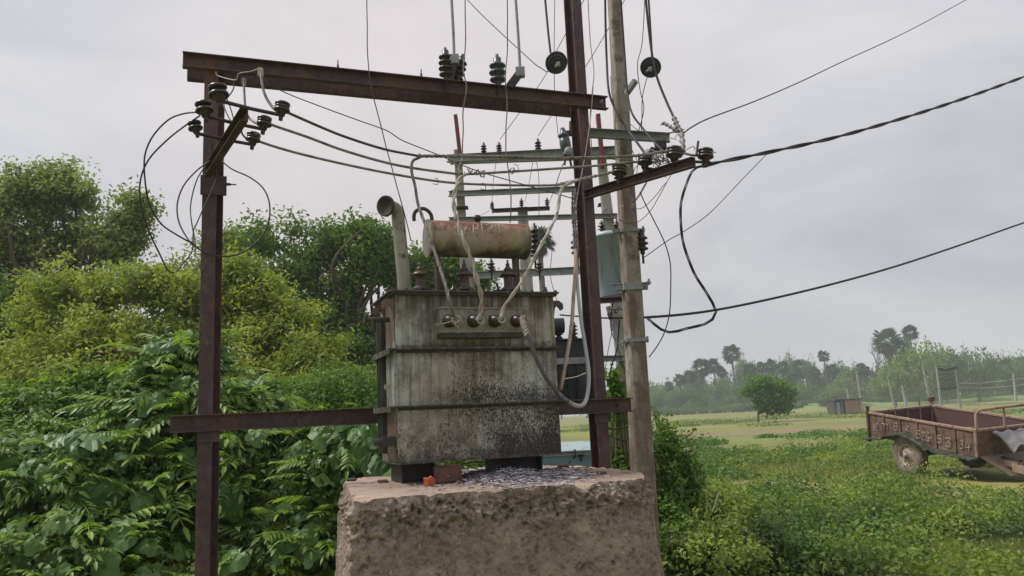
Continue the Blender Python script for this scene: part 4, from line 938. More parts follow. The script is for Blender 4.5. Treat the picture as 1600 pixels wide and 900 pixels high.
# third structure further back: pole with a rusty arm and three little insulators
YE = 15.0
tp = thing('far_service_pole', Vector((at(820, 500, YE).x, YE, 0)), 'thick pale pole behind the conservator drum with a short rusty arm on top', 'pole')
ea, eb = at(824, 460, YE), at(816, 325, YE); ed = (eb - ea).normalized(); eg = ea + ed * (-ea.z / ed.z)
tapered(pp, eg, eb, .34, .20, (0, -1, 0)).build('pole_shaft', 'pale_concrete', tp)
MB().prism(csec(.06, .075, .008, 1), at(770, 330, YE - .15), at(859, 326, YE - .15), (0, 0, 1)).build('cross_arm', 'rust_steel', tp)
for k, (px, py) in enumerate(((769, 326), (815, 322), (855, 321))):
    stackins(at(px, py, YE - .15), ME_stackS, .95, ('leftmost', 'middle', 'rightmost')[k] + ' of the three little insulators on the short rusty arm', group='three insulators on the rusty arm')
for k, (px, py) in enumerate(((836, 378), (836, 402), (768, 425), (843, 425))):
    stackins(at(px, py, (7.5, 7.5, 8.5, 8.5)[k]), ME_stackS, (1.1, 1.1, .9, .9)[k], ('upper of two dark insulators at the right end of the conservator drum', 'lower of two dark insulators at the right end of the conservator drum', 'dark insulator just under the middle of the conservator drum', 'dark insulator under the right end of the conservator drum')[k], group='insulators behind the conservator drum')

# ================================================================== BLACK TRANSFORMER and BLUE BOX behind
BT = Frame(at(921, 600, 8.2).x, 8.2, RAD(6))
bt = thing('black_transformer', BT.w(-.45, .3, .55), 'matt black transformer tank half hidden behind the front transformer', 'transformer')
z_t = BT.pl(900, 531)[1]; z_b = BT.pl(900, 633)[1]
MB().box(BT, -0.95, 0, 0, .6, z_b, z_t).build('tank', 'black_tank', bt, bevel=.01)
MB().box(BT, -0.98, .03, -.03, .63, z_t, z_t + .015).build('lid', 'black_tank', bt)
zb2 = BT.pl(900, 563, -.03)[1]
MB().box(BT, -0.98, .03, -.035, -.001, zb2 - .035, zb2 + .03).build('band', 'galv', bt)
for k in range(9): MB().box(BT, -.93 + k * .1, -.92 + k * .1, -.045, -.001, z_b + .05, zb2 - .05).build('cooling_fin', 'black_tank', bt)
cc = BT.w(-.32, .1, BT.pl(880, 507)[1]); MB().lathe([(0, -.5), (.08, -.5), (.082, -.49), (.082, 0), (0, .002)], cc + BT.u * .1, BT.u, 24).build('conservator', 'black_tank', bt)
for dx in (-.12, -.28):
    MB().lathe(stack_prof(4, .05, .025, .04), BT.w(dx, .1, z_t + .02), (0, 0, 1), 14).build('bushing', 'porcelain', bt)
MB().box(BT, -.80, -.38, .05, .5, .55, z_b).build('base_frame', 'dark_steel', bt)
zf = BT.pl(900, 629, -.05)[1]; MB().box(BT, -.5, .03, -.05, -.036, zf - .02, zf + .015).build('name_strip', 'alu_pale', bt)
plin2 = tag(MB().box(BT, -1.1, -.36, -.1, .8, -.05, .55).build('masonry_base', 'plinth', None, bevel=.02), 'low masonry block under the black transformer behind', 'plinth')
BB = Frame(at(932, 715, 6.75).x, 6.75, RAD(4))
bbx = thing('distribution_box', BB.w(-.25, .2, 0), 'pale blue steel distribution box with a lighter lid behind the plinth', 'box')
zt_ = BB.pl(900, 706)[1]
MB().box(BB, -.52, 0, 0, .4, .35, zt_).build('body', 'blue_paint', bbx, bevel=.006)
mb = MB(); w_ = BB.w
mb.hexa([w_(-.55, -.03, zt_ + .002), w_(.03, -.03, zt_ + .002), w_(.03, .45, zt_ + .002), w_(-.55, .45, zt_ + .002), w_(-.55, -.03, zt_ + .012), w_(.03, -.03, zt_ + .012), w_(.0, .35, zt_ + .075), w_(-.52, .35, zt_ + .075)]); mb.build('lid', 'blue_lid', bbx)
MB().box(BB, -.53, .005, -.012, -.002, zt_ - .028, zt_ - .004).build('door_frame', 'blue_lid', bbx)
c = BB.pw(908, 716, -.01); mb = MB(); mb.wbox(c, .012, .01, .05); mb.wbox(c + Vector((-.012, 0, .022)), .02, .01, .02); mb.wbox(c + Vector((.012, 0, .022)), .02, .01, .02); mb.build('latch', 'dark_steel', bbx)
for du in (-.48, -.04): MB().box(BB, du - .02, du + .02, .05, .35, 0, .35).build('leg', 'dark_steel', bbx)
wire('box_cable', 'short black cable curling down over the blue box', [BB.pw(898, 702, -.03), BB.pw(899, 712, -.04), BB.pw(890, 722, -.05), atz(878, 730, pz + .01)], .007, 'black_cable', 'cable')

# ================================================================== CONDUCTORS AND WIRES
def YG(px, off=0.0):
    y0, y1 = 1 / 4.95, 1 / 5.87; return 1 / (y0 + (y1 - y0) * (px - 330) / 592) - off
def Wl(*pts): return [at(x, y, Y) for x, y, Y in pts]
CG = 'three aluminium conductors between the side arms'
def lin(pts, Y0, Y1):
    x0, x1 = pts[0][0], pts[-1][0]
    return [at(x, y, 1 / (1 / Y0 + (1 / Y1 - 1 / Y0) * (x - x0) / (x1 - x0))) for x, y in pts]
c1 = lin([(441, 172), (452, 177), (500, 198), (540, 214), (600, 233), (655, 244)], LN[0].y, 4.62)
wire('conductor', 'highest left conductor from the left arm to the wrapped joint', c1, .0082, 'thin_wire', 'cable', CG, 8)
c1b = lin([(655, 244), (700, 244), (780, 245), (900, 247), (1000, 243), (1030, 238), (1056, 236)], 4.62, RP[2].y)
tw = twist(c1b, .0055, .09, 3)
mb = MB(); [mb.tube(t, .0062, 5) for t in tw]; tag(mb.build('conductor', 'alu'), 'pale twisted conductor running right from the wrapped joint to the right arm', 'cable', CG)
c2 = lin([(413, 190), (430, 197), (480, 214), (540, 236), (620, 258), (700, 270), (730, 272), (800, 268), (860, 264), (930, 259), (1004, 252)], LN[1].y, RP[1].y)
wire('conductor', 'middle conductor between the two side arms with a snarl of wire near its centre', c2, .0085, 'alu', 'cable', CG, 8)
c3 = lin([(396, 215), (408, 222), (460, 238), (540, 257), (620, 273), (700, 285), (780, 289), (870, 289), (905, 281), (940, 273), (968, 266)], LN[2].y, RP[0].y)
wire('conductor', 'lowest conductor between the two side arms', c3, .0082, 'alu', 'cable', CG, 8)
tw = twist(c3[-4:], .009, .08, 2); mb = MB(); [mb.tube(t, .0045, 5) for t in tw]; tag(mb.build('wrapping_wire', 'alu_pale'), 'pale wrapping wire around the right end of the lowest conductor', 'wire')
mb = MB(); scribble(mb, at(655, 244, 4.60), .013, 7, .0035, 3, (1, .1, 0)); tag(mb.build('wire_joint', 'alu'), 'coiled wire joint on the highest conductor', 'wire')
mb = MB()
for k, (x, y) in enumerate(((735, 266), (745, 269), (755, 272), (720, 272), (800, 267))): scribble(mb, at(x, y, 4.72), .020, 3, .0028, 20 + k)
tag(mb.build('wire_snarl', 'alu'), 'snarl of loose wire wound around the middle conductor', 'wire')
mb = MB()
for x, y in ((682, 283), (756, 291), (807, 262)): mb.tube(curve([at(x - 3, y - 5, 4.7), at(x + 2, y - 3, 4.69), at(x + 2, y + 5, 4.68), at(x - 6, y + 4, 4.68)]), .0022, 5)
tag(mb.build('wire_tail', 'thin_wire'), 'little curled wire tails hanging from the conductors', 'wire')
# drop leads to the low voltage terminals
DG = 'pale drop leads from the conductors to the terminal box'
p = Wl((655, 246, 4.62), (645, 252, 4.62), (643, 268, 4.62), (648, 292, 4.62), (654, 322, 4.62)); 
p += Wl((668, 360, 4.6), (684, 408, 4.55), (697, 448, 4.5), (704, 478, 4.5)); wire('drop_lead', 'left pale drop lead passing in front of the swan neck pipe to the first terminal', p + [LVB[0]], .0095, 'alu', 'cable', DG, 7, wob=.004)
mb = MB(); tw = twist(p[4:] + [LVB[0]], .005, .12, 2); [mb.tube(t, .0055, 5) for t in tw]; tag(mb.build('twisted_lead', 'alu_pale'), 'twisted pale strands along the lower part of the left drop lead', 'cable', DG)
p = Wl((728, 271, 4.75), (716, 284, 4.7), (709, 312, 4.66), (714, 345, 4.6), (723, 372, 4.55), (735, 402, 4.55), (746, 440, 4.55), (752, 465, 4.6), (751, 485, 4.65)) + [LVB[1]]
mb = MB(); tw = twist(p, .008, .20, 2); [mb.tube(t, .0085, 6) for t in tw]; tag(mb.build('drop_lead', 'alu_pale'), 'middle twisted drop lead crossing the conservator drum to the second terminal', 'cable', DG)
p = Wl((903, 281, 5.15), (880, 292, 5.0), (874, 310, 4.95), (870, 335, 4.9), (858, 360, 4.8), (840, 393, 4.75), (820, 432, 4.72), (800, 462, 4.72), (787, 480, 4.74)) + [LVB[2]]
mb = MB(); tw = twist(p, .004, .25, 2); [mb.tube(t, .0085, 6) for t in tw]; tag(mb.build('drop_lead', 'alu_pale'), 'right pale drop lead slanting down to the third terminal', 'cable', DG)
q0 = LVB[3]
neut = [q0 + T.u * .0, at(820, 515, 4.72), at(829, 535, 4.70), at(838, 560, 4.70), at(852, 588, 4.72), at(870, 612, 4.76), at(890, 629, 4.82), at(908, 634, 4.9), at(917, 620, 5.0), at(920, 585, 5.05), at(915, 545, 5.1), at(908, 500, 5.15), at(903, 455, 5.2), at(900, 410, 5.25), at(897, 375, 5.3)]
cv = curve(neut, 8); n1 = int(len(cv) * .42)
ncab = thing('hanging_cable', cv[0], 'thick cable hanging from the fourth terminal in a long loop up to the right post', 'cable')
MB().tube(cv[:n1 + 1], .0135, 10).build('dark_length', 'grey_cable', ncab)
MB().tube(cv[n1:], [.0135 - .002 * i / len(cv[n1:]) for i in range(len(cv[n1:]))], 10).build('pale_length', 'pvc_cable', ncab)
mb = MB(); tw = twist([cv[0], cv[6], cv[12]], .014, .055, 3); [mb.tube(t, .006, 5) for t in tw]; mb.build('wrapping_wire', 'alu_pale', ncab)
wire('earth_cable', 'pinkish pale cable hanging straight down beside the right edge of the tank', Wl((900, 390, 5.25), (899, 420, 5.2), (896, 465, 5.2), (893, 510, 5.15), (886, 555, 5.1), (878, 598, 5.1), (875, 608, 5.12)), .0125, 'pink_cable', 'cable', None, 8)
mb = MB(); tw = twist(Wl((897, 296, 5.3), (896, 325, 5.3), (898, 355, 5.28), (901, 392, 5.25)), .012, .14, 4); [mb.tube(t, .0055, 5) for t in tw]
for k in range(5): scribble(mb, at(898, 305 + k * 20, 5.28), .022, 2, .003, 70 + k)
tag(mb.build('wire_bundle', 'alu'), 'tangled wire bundle hanging along the left side of the right post', 'wire')
# thin wires coming down past the gantry
TGp = 'thin wires hanging down through the gantry'
wire('thin_wire', 'leftmost thin wire slanting down from above the top beam to the drum', Wl((572, -60, 4.7), (573, 30, 4.7), (575, 92, 4.75), (580, 135, 4.75), (596, 200, 4.8), (612, 262, 4.85), (628, 320, 4.9), (642, 376, 5.0)), .0036, 'thin_wire', 'wire', TGp, wob=.004)
wire('thin_wire', 'pale kinked wire crossing the top beam right of the paired insulators', Wl((727, -40, 4.9), (727, 60, 4.9), (724, 108, 4.9), (729, 138, 4.9), (724, 175, 4.95), (723, 210, 5.0), (722, 245, 5.0), (716, 262, 4.9), (722, 272, 4.85)), .0042, 'alu', 'wire', TGp, wob=.006)
wire('thin_wire', 'pale kinked wire crossing the top beam right of the single insulator', Wl((792, -40, 5.0), (793, 60, 5.0), (790, 120, 5.0), (792, 170, 5.05), (790, 230, 5.1), (794, 270, 5.1), (799, 310, 5.1), (797, 348, 5.3)), .0042, 'alu', 'wire', TGp, wob=.006, seed=4)
wire('thin_wire', 'dark wire sagging from the left end of the top beam across to the right post', Wl((402, 118, 4.6), (440, 142, 4.7), (500, 166, 4.8), (560, 188, 4.9), (604, 204, 4.9), (630, 220, 4.95), (680, 240, 5.0), (740, 265, 5.0), (810, 286, 5.1), (895, 310, 5.3)), .0035, 'thin_wire', 'wire', TGp)
wire('thin_wire', 'slim wire from the arrester up past the top beam', Wl((872, 210, 7.0), (868, 170, 6.8), (866, 120, 6.5), (866, 60, 6.4), (868, -60, 6.3)), .003, 'thin_wire', 'wire', TGp)
for k, (pts, lab) in enumerate((
    (((781, 218, 9.7), (820, 165, 9.0), (852, 118, 8.5), (862, 95, 8.3), (880, 60, 8), (945, -60, 7)), 'thin taut wire rising right from the slim ribbed insulator behind the beam'),
    (((841, 212, 9.6), (862, 180, 9.2), (900, 125, 8.5), (930, 80, 8), (1010, -60, 7)), 'thin taut wire rising right from the stubby insulator behind the beam'),
    (((680, -60, 7.0), (740, 10, 6.7), (827, 92, 6.4), (845, 106, 6.4), (857, 112, 6.4), (868, 97, 5.6)), 'short dark wire to the round disc insulator left of the right post'),
    (((769, 312, 14.8), (771, 280, 13), (775, 255, 10)), 'thin wire between the first arm and the little left insulator'),
    (((820, 316, 14.8), (826, 290, 13), (833, 250, 10)), 'thin wire between the first arm and the little middle insulator'),
    (((838, 250, 9.6), (842, 280, 9.4), (842, 338, 9.3)), 'thin vertical wire between the second and third arms behind'),
    (((880, 255, 7.2), (868, 290, 8), (858, 318, 13)), 'thin slanting wire left of the right post behind'),
    (((735, 365, 14), (745, 345, 14.5), (752, 336, 14.8), (768, 328, 14.8)), 'thin curved lead left of the little left insulator'),
    (((850, 358, 9), (862, 385, 8.8), (860, 430, 8.6), (870, 470, 8.4)), 'thin loose wire at the right of the palm crown'),
    (((916, -60, 7.2), (922, 60, 7.2), (928, 110, 7), (925, 145, 6.8), (922, 190, 6.8), (925, 240, 6.7)), 'pale thin wire right of the right gantry post'),
    )):
    wire('thin_wire', lab, Wl(*pts), .0042, 'thin_wire', 'wire', None, 5)
wire('thin_wire', 'pale thin wire slanting down right of the right post', Wl((927, 135, 5.5), (922, 190, 5.5), (913, 250, 5.45), (903, 300, 5.4), (897, 350, 5.35)), .0035, 'alu_pale', 'wire')
# leads at the left post
LG = 'leads hooked on the left arm'
mb = MB()
wire('jumper', 'thick pale jumper from the beam clamp down to the highest right hand insulator', Wl((407, 110, 4.25), (409, 128, 4.22), (414, 148, 4.2), (424, 165, 4.18), (434, 174, 4.15)), .0085, 'alu', 'cable', LG)
wire('jumper', 'pale jumper standing up from the arm behind its tip', Wl((381, 124, 4.35), (382, 150, 4.32), (384, 172, 4.3), (390, 185, 4.3), (403, 194, 4.25)), .0075, 'alu', 'cable', LG)
wire('jumper', 'short dark jumper looping down to the lowest right hand insulator', Wl((377, 197, 4.4), (378, 208, 4.4), (385, 217, 4.42), (392, 222, 4.44)), .006, 'thin_wire', 'cable', LG)
mb = MB().wbox(at(407, 113, 4.25), .026, .026, .05); tag(mb.build('wire_clamp', 'alu_pale'), 'pale wedge clamp at the top of the thick jumper', 'clamp')
mb = MB().wbox(at(381, 128, 4.35), .022, .022, .045); tag(mb.build('wire_clamp', 'alu'), 'dark ribbed clamp above the arm tip', 'clamp')
wire('thin_wire', 'pale wire from the wedge clamp across to the left post', Wl((405, 107, 4.25), (390, 112, 4.3), (373, 115, 4.35), (370, 124, 4.4), (360, 124, 4.6), (340, 118, 4.8), (337, 112, 4.85)), .0032, 'alu_pale')
wire('thin_wire', 'dark wire curving from the post top down behind the arm', Wl((364, 125, 4.6), (365, 138, 4.6), (356, 152, 4.6), (350, 158, 4.6), (352, 172, 4.55), (362, 190, 4.5), (368, 185, 4.5)), .0042, 'thin_wire')
wire('thin_wire', 'dark wire dropping from the topmost left insulator behind the arm', Wl((348, 145, 4.2), (356, 158, 4.3), (362, 175, 4.4), (366, 190, 4.4)), .0038, 'thin_wire')
LOG = 'black loops of service wire at the left post'
def loopw(lab, pts, r=.0048): return wire('wire_loop', lab, Wl(*pts), r, 'black_cable', 'wire', LOG, 7)
YL = 4.2
loopw('largest black wire loop, reaching farthest left and down to the bushes then right', [(308, 175, 4.05), (285, 178, YL), (262, 188, YL), (238, 214, YL), (226, 245, YL), (227, 285, YL), (234, 320, 4.3), (252, 350, 4.3), (285, 372, 4.3), (300, 380, 4.35), (318, 394, 4.4), (345, 401, 4.45), (375, 396, 4.5), (402, 378, 4.5), (419, 350, 4.55), (421, 318, 4.6), (411, 294, 4.65), (390, 277, 4.7), (362, 264, 4.75), (345, 250, 4.8), (332, 236, 4.8), (333, 222, 4.7)])
loopw('second black wire loop hanging lower left and ending among the leaves', [(312, 181, 4.05), (290, 196, YL), (262, 218, YL), (232, 250, YL), (219, 285, YL), (221, 325, YL), (233, 362, 4.25), (250, 398, 4.3), (262, 422, 4.3), (272, 426, 4.3)])
loopw('inner black loop left of the left post, wider one', [(328, 252, 4.7), (308, 266, 4.65), (287, 290, 4.6), (277, 318, 4.55), (279, 345, 4.5), (290, 368, 4.45), (302, 384, 4.4)])
loopw('inner black loop hugging the left side of the left post', [(326, 253, 4.7), (308, 280, 4.65), (298, 318, 4.6), (299, 345, 4.5), (304, 372, 4.45), (305, 386, 4.4)], .004)
loopw('black wire crossing in front of the left post from right to lower left', [(345, 262, 4.75), (332, 295, 4.7), (318, 325, 4.65), (307, 350, 4.6), (302, 362, 4.55), (300, 392, 4.5), (286, 412, 4.45), (276, 424, 4.4)], .004)
# right side lines
RG = 'black service cables leaving to the right'
p = [at(2050, -70, 15.5), at(1840, 20, 12), at(1640, 103, 9.5), at(1600, 120, 9.2), at(1500, 156, 8.4), at(1400, 188, 7.7), at(1300, 216, 7.1), at(1200, 238, 6.6), at(1140, 250, 6.3), at(1098, 259, 6.1)]
mb = MB(); tw = twist(p, .009, .9, 2); [mb.tube(t, .010, 6) for t in tw]; tag(mb.build('service_cable', 'black_cable'), 'upper thick pair of black cables rising to the top right corner', 'cable', RG)
p = [at(1098, 259, 6.1), at(1084, 265, 6.05), at(1072, 288, 6.0), at(1064, 320, 6.0), at(1064, 355, 6.0), at(1071, 392, 6.0), at(1084, 425, 6.0), at(1102, 455, 6.0), at(1117, 480, 6.0), at(1118, 493, 6.0), at(1104, 505, 6.05), at(1075, 513, 6.1), at(1050, 519, 6.1), at(1032, 514, 6.15), at(1012, 498, 6.2)]
mb = MB(); tw = twist(p, .0075, .9, 3); [mb.tube(t, .0046, 6) for t in tw]; tag(mb.build('service_cable', 'black_cable'), 'black cable bundle hanging in a big S bend right of the concrete pole', 'cable', RG)
wire('service_cable', 'lower single black cable rising gently to the right edge', [at(2050, 160, 16.5), at(1840, 258, 12.6), at(1640, 336, 10.0), at(1600, 348, 9.6), at(1500, 383, 8.7), at(1400, 416, 7.9), at(1300, 444, 7.3), at(1200, 468, 6.8), at(1120, 484, 6.4), at(1060, 492, 6.2), at(1008, 496, 6.15)], .0105, 'black_cable', 'cable', RG, 8)
wire('overhead_wire', 'thin line climbing to the right below the upper thick cable', Wl((1198, 241, 6.8), (1160, 280, 6.6), (1110, 332, 6.4), (1068, 362, 6.3), (1045, 375, 6.25), (1004, 404, 6.2)), .0038, 'thin_wire')
wire('overhead_wire', 'thin line from the twisted branch like splice to the upper right edge', Wl((1068, 208, 5.6), (1082, 198, 5.7), (1110, 184, 6.0), (1180, 158, 6.8), (1250, 128, 7.6), (1315, 97, 8.4), (1420, 48, 10), (1520, -6, 12)), .0058, 'thin_wire')
wire('overhead_wire', 'thin wire from the splice back to the galvanised arm tip', Wl((1068, 206, 5.6), (1050, 207, 5.8), (1034, 212, 6.1)), .005, 'thin_wire')
wire('hanging_wire', 'thin black wire falling in a long curve right of the concrete pole', Wl((1000, 300, 6.1), (1008, 318, 6.1), (1022, 345, 6.1), (1038, 378, 6.1), (1047, 410, 6.1), (1048, 450, 6.1), (1046, 490, 6.1), (1038, 520, 6.1), (1026, 542, 6.12), (1014, 558, 6.15)), .0045, 'black_cable')
wire('hanging_wire', 'short bent wire under the right arm', Wl((1022, 272, 5.3), (1008, 288, 5.6), (1000, 302, 5.9), (993, 312, 6.1)), .004, 'black_cable')
wire('hanging_wire', 'black cable curving down across the upper concrete pole', Wl((945, -60, 6.1), (946, 30, 6.1), (948, 95, 6.1), (951, 140, 6.0), (960, 168, 5.95), (975, 194, 5.8), (992, 218, 5.6), (1008, 240, 5.4)), .0095, 'black_cable', 'cable')
wire('hanging_wire', 'black cable from above to the wire tangle on the right arm', Wl((966, -60, 6.1), (972, 30, 6.1), (977, 100, 6.05), (981, 150, 6.0), (988, 178, 5.9), (1004, 200, 5.7), (1022, 222, 5.5), (1036, 236, 5.35)), .0085, 'black_cable', 'cable')
wire('hanging_wire', 'thick black cable from the top right disc down to the frayed splice', Wl((1004, -60, 5.9), (1012, 30, 5.9), (1020, 92, 5.85), (1028, 125, 5.8), (1042, 160, 5.7), (1054, 186, 5.6)), .0095, 'black_cable', 'cable')
spl = thing('frayed_splice', at(1060, 200, 5.5), 'frayed knobbly grey splice like a bare branch above the right arm', 'splice')
mb = MB(); cv = curve([at(1053, 184, 5.6), at(1058, 196, 5.55), at(1064, 206, 5.5), at(1067, 222, 5.4), at(1067, 238, 5.3)], 6)
mb.tube(cv, [.016 + .006 * math.sin(i * 1.9) for i in range(len(cv))], 8); cv = curve([at(1036, 192, 5.6), at(1046, 197, 5.55), at(1058, 206, 5.5)], 6); mb.tube(cv, [.012 + .005 * math.sin(i * 2.1) for i in range(len(cv))], 7); mb.build('wrapped_core', 'alu', spl)
mb = MB(); rr_ = random.Random(4)
for i in range(26):
    a = at(rr_.uniform(1036, 1070), 0, 5.5); t_ = rr_.random(); a = at(1036, 192, 5.6).lerp(at(1060, 204, 5.5), t_ * 1.3) if i % 2 else at(1053, 184, 5.6).lerp(at(1067, 238, 5.3), t_)
    d = Vector((rr_.uniform(-1, 1), rr_.uniform(-1, 1), rr_.uniform(-.4, 1))) * .035; mb.tube([a, a + d * .6, a + d + Vector((0, 0, -.008))], .0026, 4)
mb.build('loose_strand', 'alu', spl, stuff=True)
wire('jumper', 'pale jumper from the foot of the splice to the outermost insulator', Wl((1067, 238, 5.3), (1075, 241, 5.28), (1088, 243, 5.26), (1096, 242, 5.25)), .009, 'alu', 'cable')
wire('jumper', 'curly loose end beside the foot of the splice', Wl((1068, 236, 5.3), (1076, 232, 5.28), (1082, 229, 5.25), (1086, 231, 5.25), (1084, 234, 5.25)), .003, 'alu', 'wire')
for k, (pts, r_, m_, lab) in enumerate((
    (((1010, -60, 6), (1004, 60, 6), (996, 100, 6), (1000, 140, 6), (1006, 170, 6), (998, 205, 6)), .0035, 'thin_wire', 'thin wavy wire right of the concrete pole near the disc insulator'),
    (((1016, 108, 6), (1012, 118, 6), (1004, 150, 6), (1003, 185, 6), (1002, 208, 6)), .0035, 'thin_wire', 'thin wire under the right disc insulator down to the arm'),
    (((960, 500, 8.5), (948, 560, 8.5), (944, 600, 8.5)), .004, 'thin_wire', 'slim taut wire between the right post and the pale pole'),
    (((958, 470, 6.8), (954, 505, 6.7), (960, 530, 6.6), (975, 545, 6.4), (985, 552, 6.2)), .006, 'black_cable', 'black lead looping from the bracket tray to the lower clamp'),
    (((875, 492, 7.5), (900, 494, 7.3), (950, 497, 6.9), (1008, 496, 6.2)), .008, 'black_cable', 'black cable passing behind the right post at half height'),
    (((925, 640, 6), (950, 668, 6.2), (975, 668, 6.3), (992, 660, 6.3)), .006, 'black_cable', 'upper slack black wire between the right post foot and the pole'),
    (((930, 655, 6), (950, 680, 6.2), (975, 688, 6.3), (993, 680, 6.3)), .004, 'black_cable', 'lower slack black wire between the right post foot and the pole'),
    (((882, 592, 6.6), (900, 589, 6.6), (920, 581, 6.6)), .005, 'alu_pale', 'thin pale wire in front of the black transformer'),
    (((952, 590, 7), (956, 570, 7), (964, 545, 7), (968, 500, 7)), .007, 'black_cable', 'dark cable rising between the post and the pale pole'),
    )):
    wire('loose_wire', lab, Wl(*pts), r_, m_, 'wire', None, 6)
mb = MB(); rr_ = random.Random(8)
for k in range(7): scribble(mb, at(rr_.uniform(950, 970), rr_.uniform(476, 498), 6.8), .025, 2, .003, 200 + k)
tag(mb.build('wire_tangle', 'thin_wire'), 'loose tangle of leads under the bracket of the small grey transformer', 'wire')
mb = MB(); c_ = curve(Wl((974, 190, 6.1), (979, 230, 6.1), (972, 280, 6.1), (976, 330, 6.1)), 5); mb.tube(c_, .003, 5)
for k in range(4): scribble(mb, at(975, 230 + k * 14, 6.1), .02, 2, .0025, 300 + k)
tag(mb.build('wire_scribble', 'thin_wire'), 'loose thin wire straggling down the upper face of the concrete pole', 'wire')

rr_ = random.Random(77)
for k in range(9):
    x0, y0 = rr_.uniform(945, 990), rr_.uniform(100, 330); x1, y1 = rr_.uniform(985, 1060), rr_.uniform(215, 290); Y0 = rr_.uniform(6.0, 6.15); mx, my = (x0 + x1) / 2 + rr_.uniform(-12, 12), max(y0, y1) + rr_.uniform(-40, 45)
    wire('loose_wire', 'one of the fine loose wires tangled between the concrete pole and the right arm', Wl((x0, y0, Y0), (x0 + rr_.uniform(-8, 8), y0 * .6 + my * .4, 6.0), (mx, my, 5.9), (x1, y1, 5.6)), .0028, 'thin_wire', 'wire', 'fine loose wires by the concrete pole', 5, wob=.01, seed=k)
# ================================================================== TRAILER
TO = Vector((7.966, 13.906, .898)); tl3 = Vector((-0.24195639, 0.96164582, 0.12920693)); tw3 = Vector((0.97017769, 0.23777457, 0.047101)); th3 = Vector((-0.01457235, -0.13675007, 0.99049839))
TL_, TW_, TH_ = 2.739, 1.576, 0.47
class F3:
    def w(s, a, b, c): return TO + tl3 * a + tw3 * b + th3 * c     # a rearward, b across (away), c up from the top rail
TF3 = F3()
trl = thing('farm_trailer', Vector((TO + tl3 * 1.4 + tw3 * .8).to_tuple()[:2] + (0,)), 'rusty brown two wheeled farm trailer with chalk lettering, tilted nose down in the weeds', 'trailer')
def tb(a0, a1, b0, b1, c0, c1, name, mat, bev=.004, par=None): return MB().box(TF3, a0, a1, b0, b1, c0, c1).build(name, mat, par or trl, bevel=bev)
def dented(b0, b1, name, mat, seed):
    nu, nv = 48, 9; vs = []; mb = MB()
    for s_, b in ((0, b0), (1, b1)):
        for i in range(nu + 1):
            for j in range(nv + 1):
                a = TL_ * i / nu; c = -TH_ + (TH_ - .03) * j / nv; k = math.sin(PI * j / nv) * abs(math.sin(PI * 6 * i / nu)) ** .5
                vs.append(TF3.w(a, b + k * (.010 * mnoise.noise(Vector((a * 3, c * 4, seed))) + .006 * mnoise.noise(Vector((a * 11, c * 9, seed)))), c))
    n1 = (nu + 1) * (nv + 1); g = lambda s_, i, j: s_ * n1 + i * (nv + 1) + j; fs = []
    for i in range(nu):
        for j in range(nv): fs += [(g(0, i, j), g(0, i + 1, j), g(0, i + 1, j + 1), g(0, i, j + 1)), (g(1, i, j), g(1, i, j + 1), g(1, i + 1, j + 1), g(1, i + 1, j))]
    for i in range(nu): fs += [(g(0, i, 0), g(1, i, 0), g(1, i + 1, 0), g(0, i + 1, 0)), (g(0, i, nv), g(0, i + 1, nv), g(1, i + 1, nv), g(1, i, nv))]
    for j in range(nv): fs += [(g(0, 0, j), g(0, 0, j + 1), g(1, 0, j + 1), g(1, 0, j)), (g(0, nu, j), g(1, nu, j), g(1, nu, j + 1), g(0, nu, j + 1))]
    return mb.add(vs, fs).build(name, mat, trl)
side = dented(0, .012, 'side_wall', 'trailer', 2.0); tb(0, TL_, TW_ - .012, TW_, -TH_, -.03, 'side_wall', 'trailer_in')
tb(TL_ - .012, TL_, .012, TW_ - .012, -TH_, -.03, 'tailgate', 'trailer_in'); tb(0, .012, .012, TW_ - .012, -TH_, -.03, 'front_wall', 'trailer')
tb(0, TL_, 0, TW_, -TH_ - .02, -TH_, 'floor', 'trailer_in')
tb(-.01, TL_ + .01, -.025, .025, -.035, .012, 'top_rail', 'trailer_rail', .008); tb(-.01, TL_ + .01, TW_ - .025, TW_ + .02, -.035, .012, 'top_rail', 'trailer_rail', .008)
tb(TL_ - .025, TL_ + .02, .03, TW_ - .03, -.033, .010, 'top_rail', 'trailer_rail', .008); tb(-.025, .022, .03, TW_ - .03, -.033, .010, 'top_rail', 'trailer_rail', .008)
for k in range(1, 6): tb(TL_ * k / 6 - .018, TL_ * k / 6 + .018, -.022, -.0005, -TH_ + .002, -.037, 'stiffener', 'trailer')
for k in range(1, 5): tb(TL_ - .030, TL_ - .0125, TW_ * k / 5 - .015, TW_ * k / 5 + .015, -TH_ + .002, -.035, 'stiffener', 'trailer_rail')
for k in range(1, 4): tb(-.025, -.0005, TW_ * k / 4 - .018, TW_ * k / 4 + .018, -TH_ + .002, -.035, 'stiffener', 'trailer')
tb(-.03, .02, -.03, -.001, -TH_, .015, 'corner_post', 'trailer_rail', .006); tb(TL_ - .02, TL_ + .03, -.045, .02, -TH_ - .14, .10, 'corner_post', 'trailer', .006); tb(TL_ - .02, TL_ + .035, -.05, .028, .085, .12, 'post_cap', 'trailer', .004)
tb(TL_ - .03, TL_ + .03, TW_ - .03, TW_ + .03, -TH_, .10, 'corner_post', 'trailer_rail', .006); tb(TL_ - .05, TL_ + .05, TW_ - .06, TW_ + .06, .09, .19, 'post_cap', 'trailer', .02)
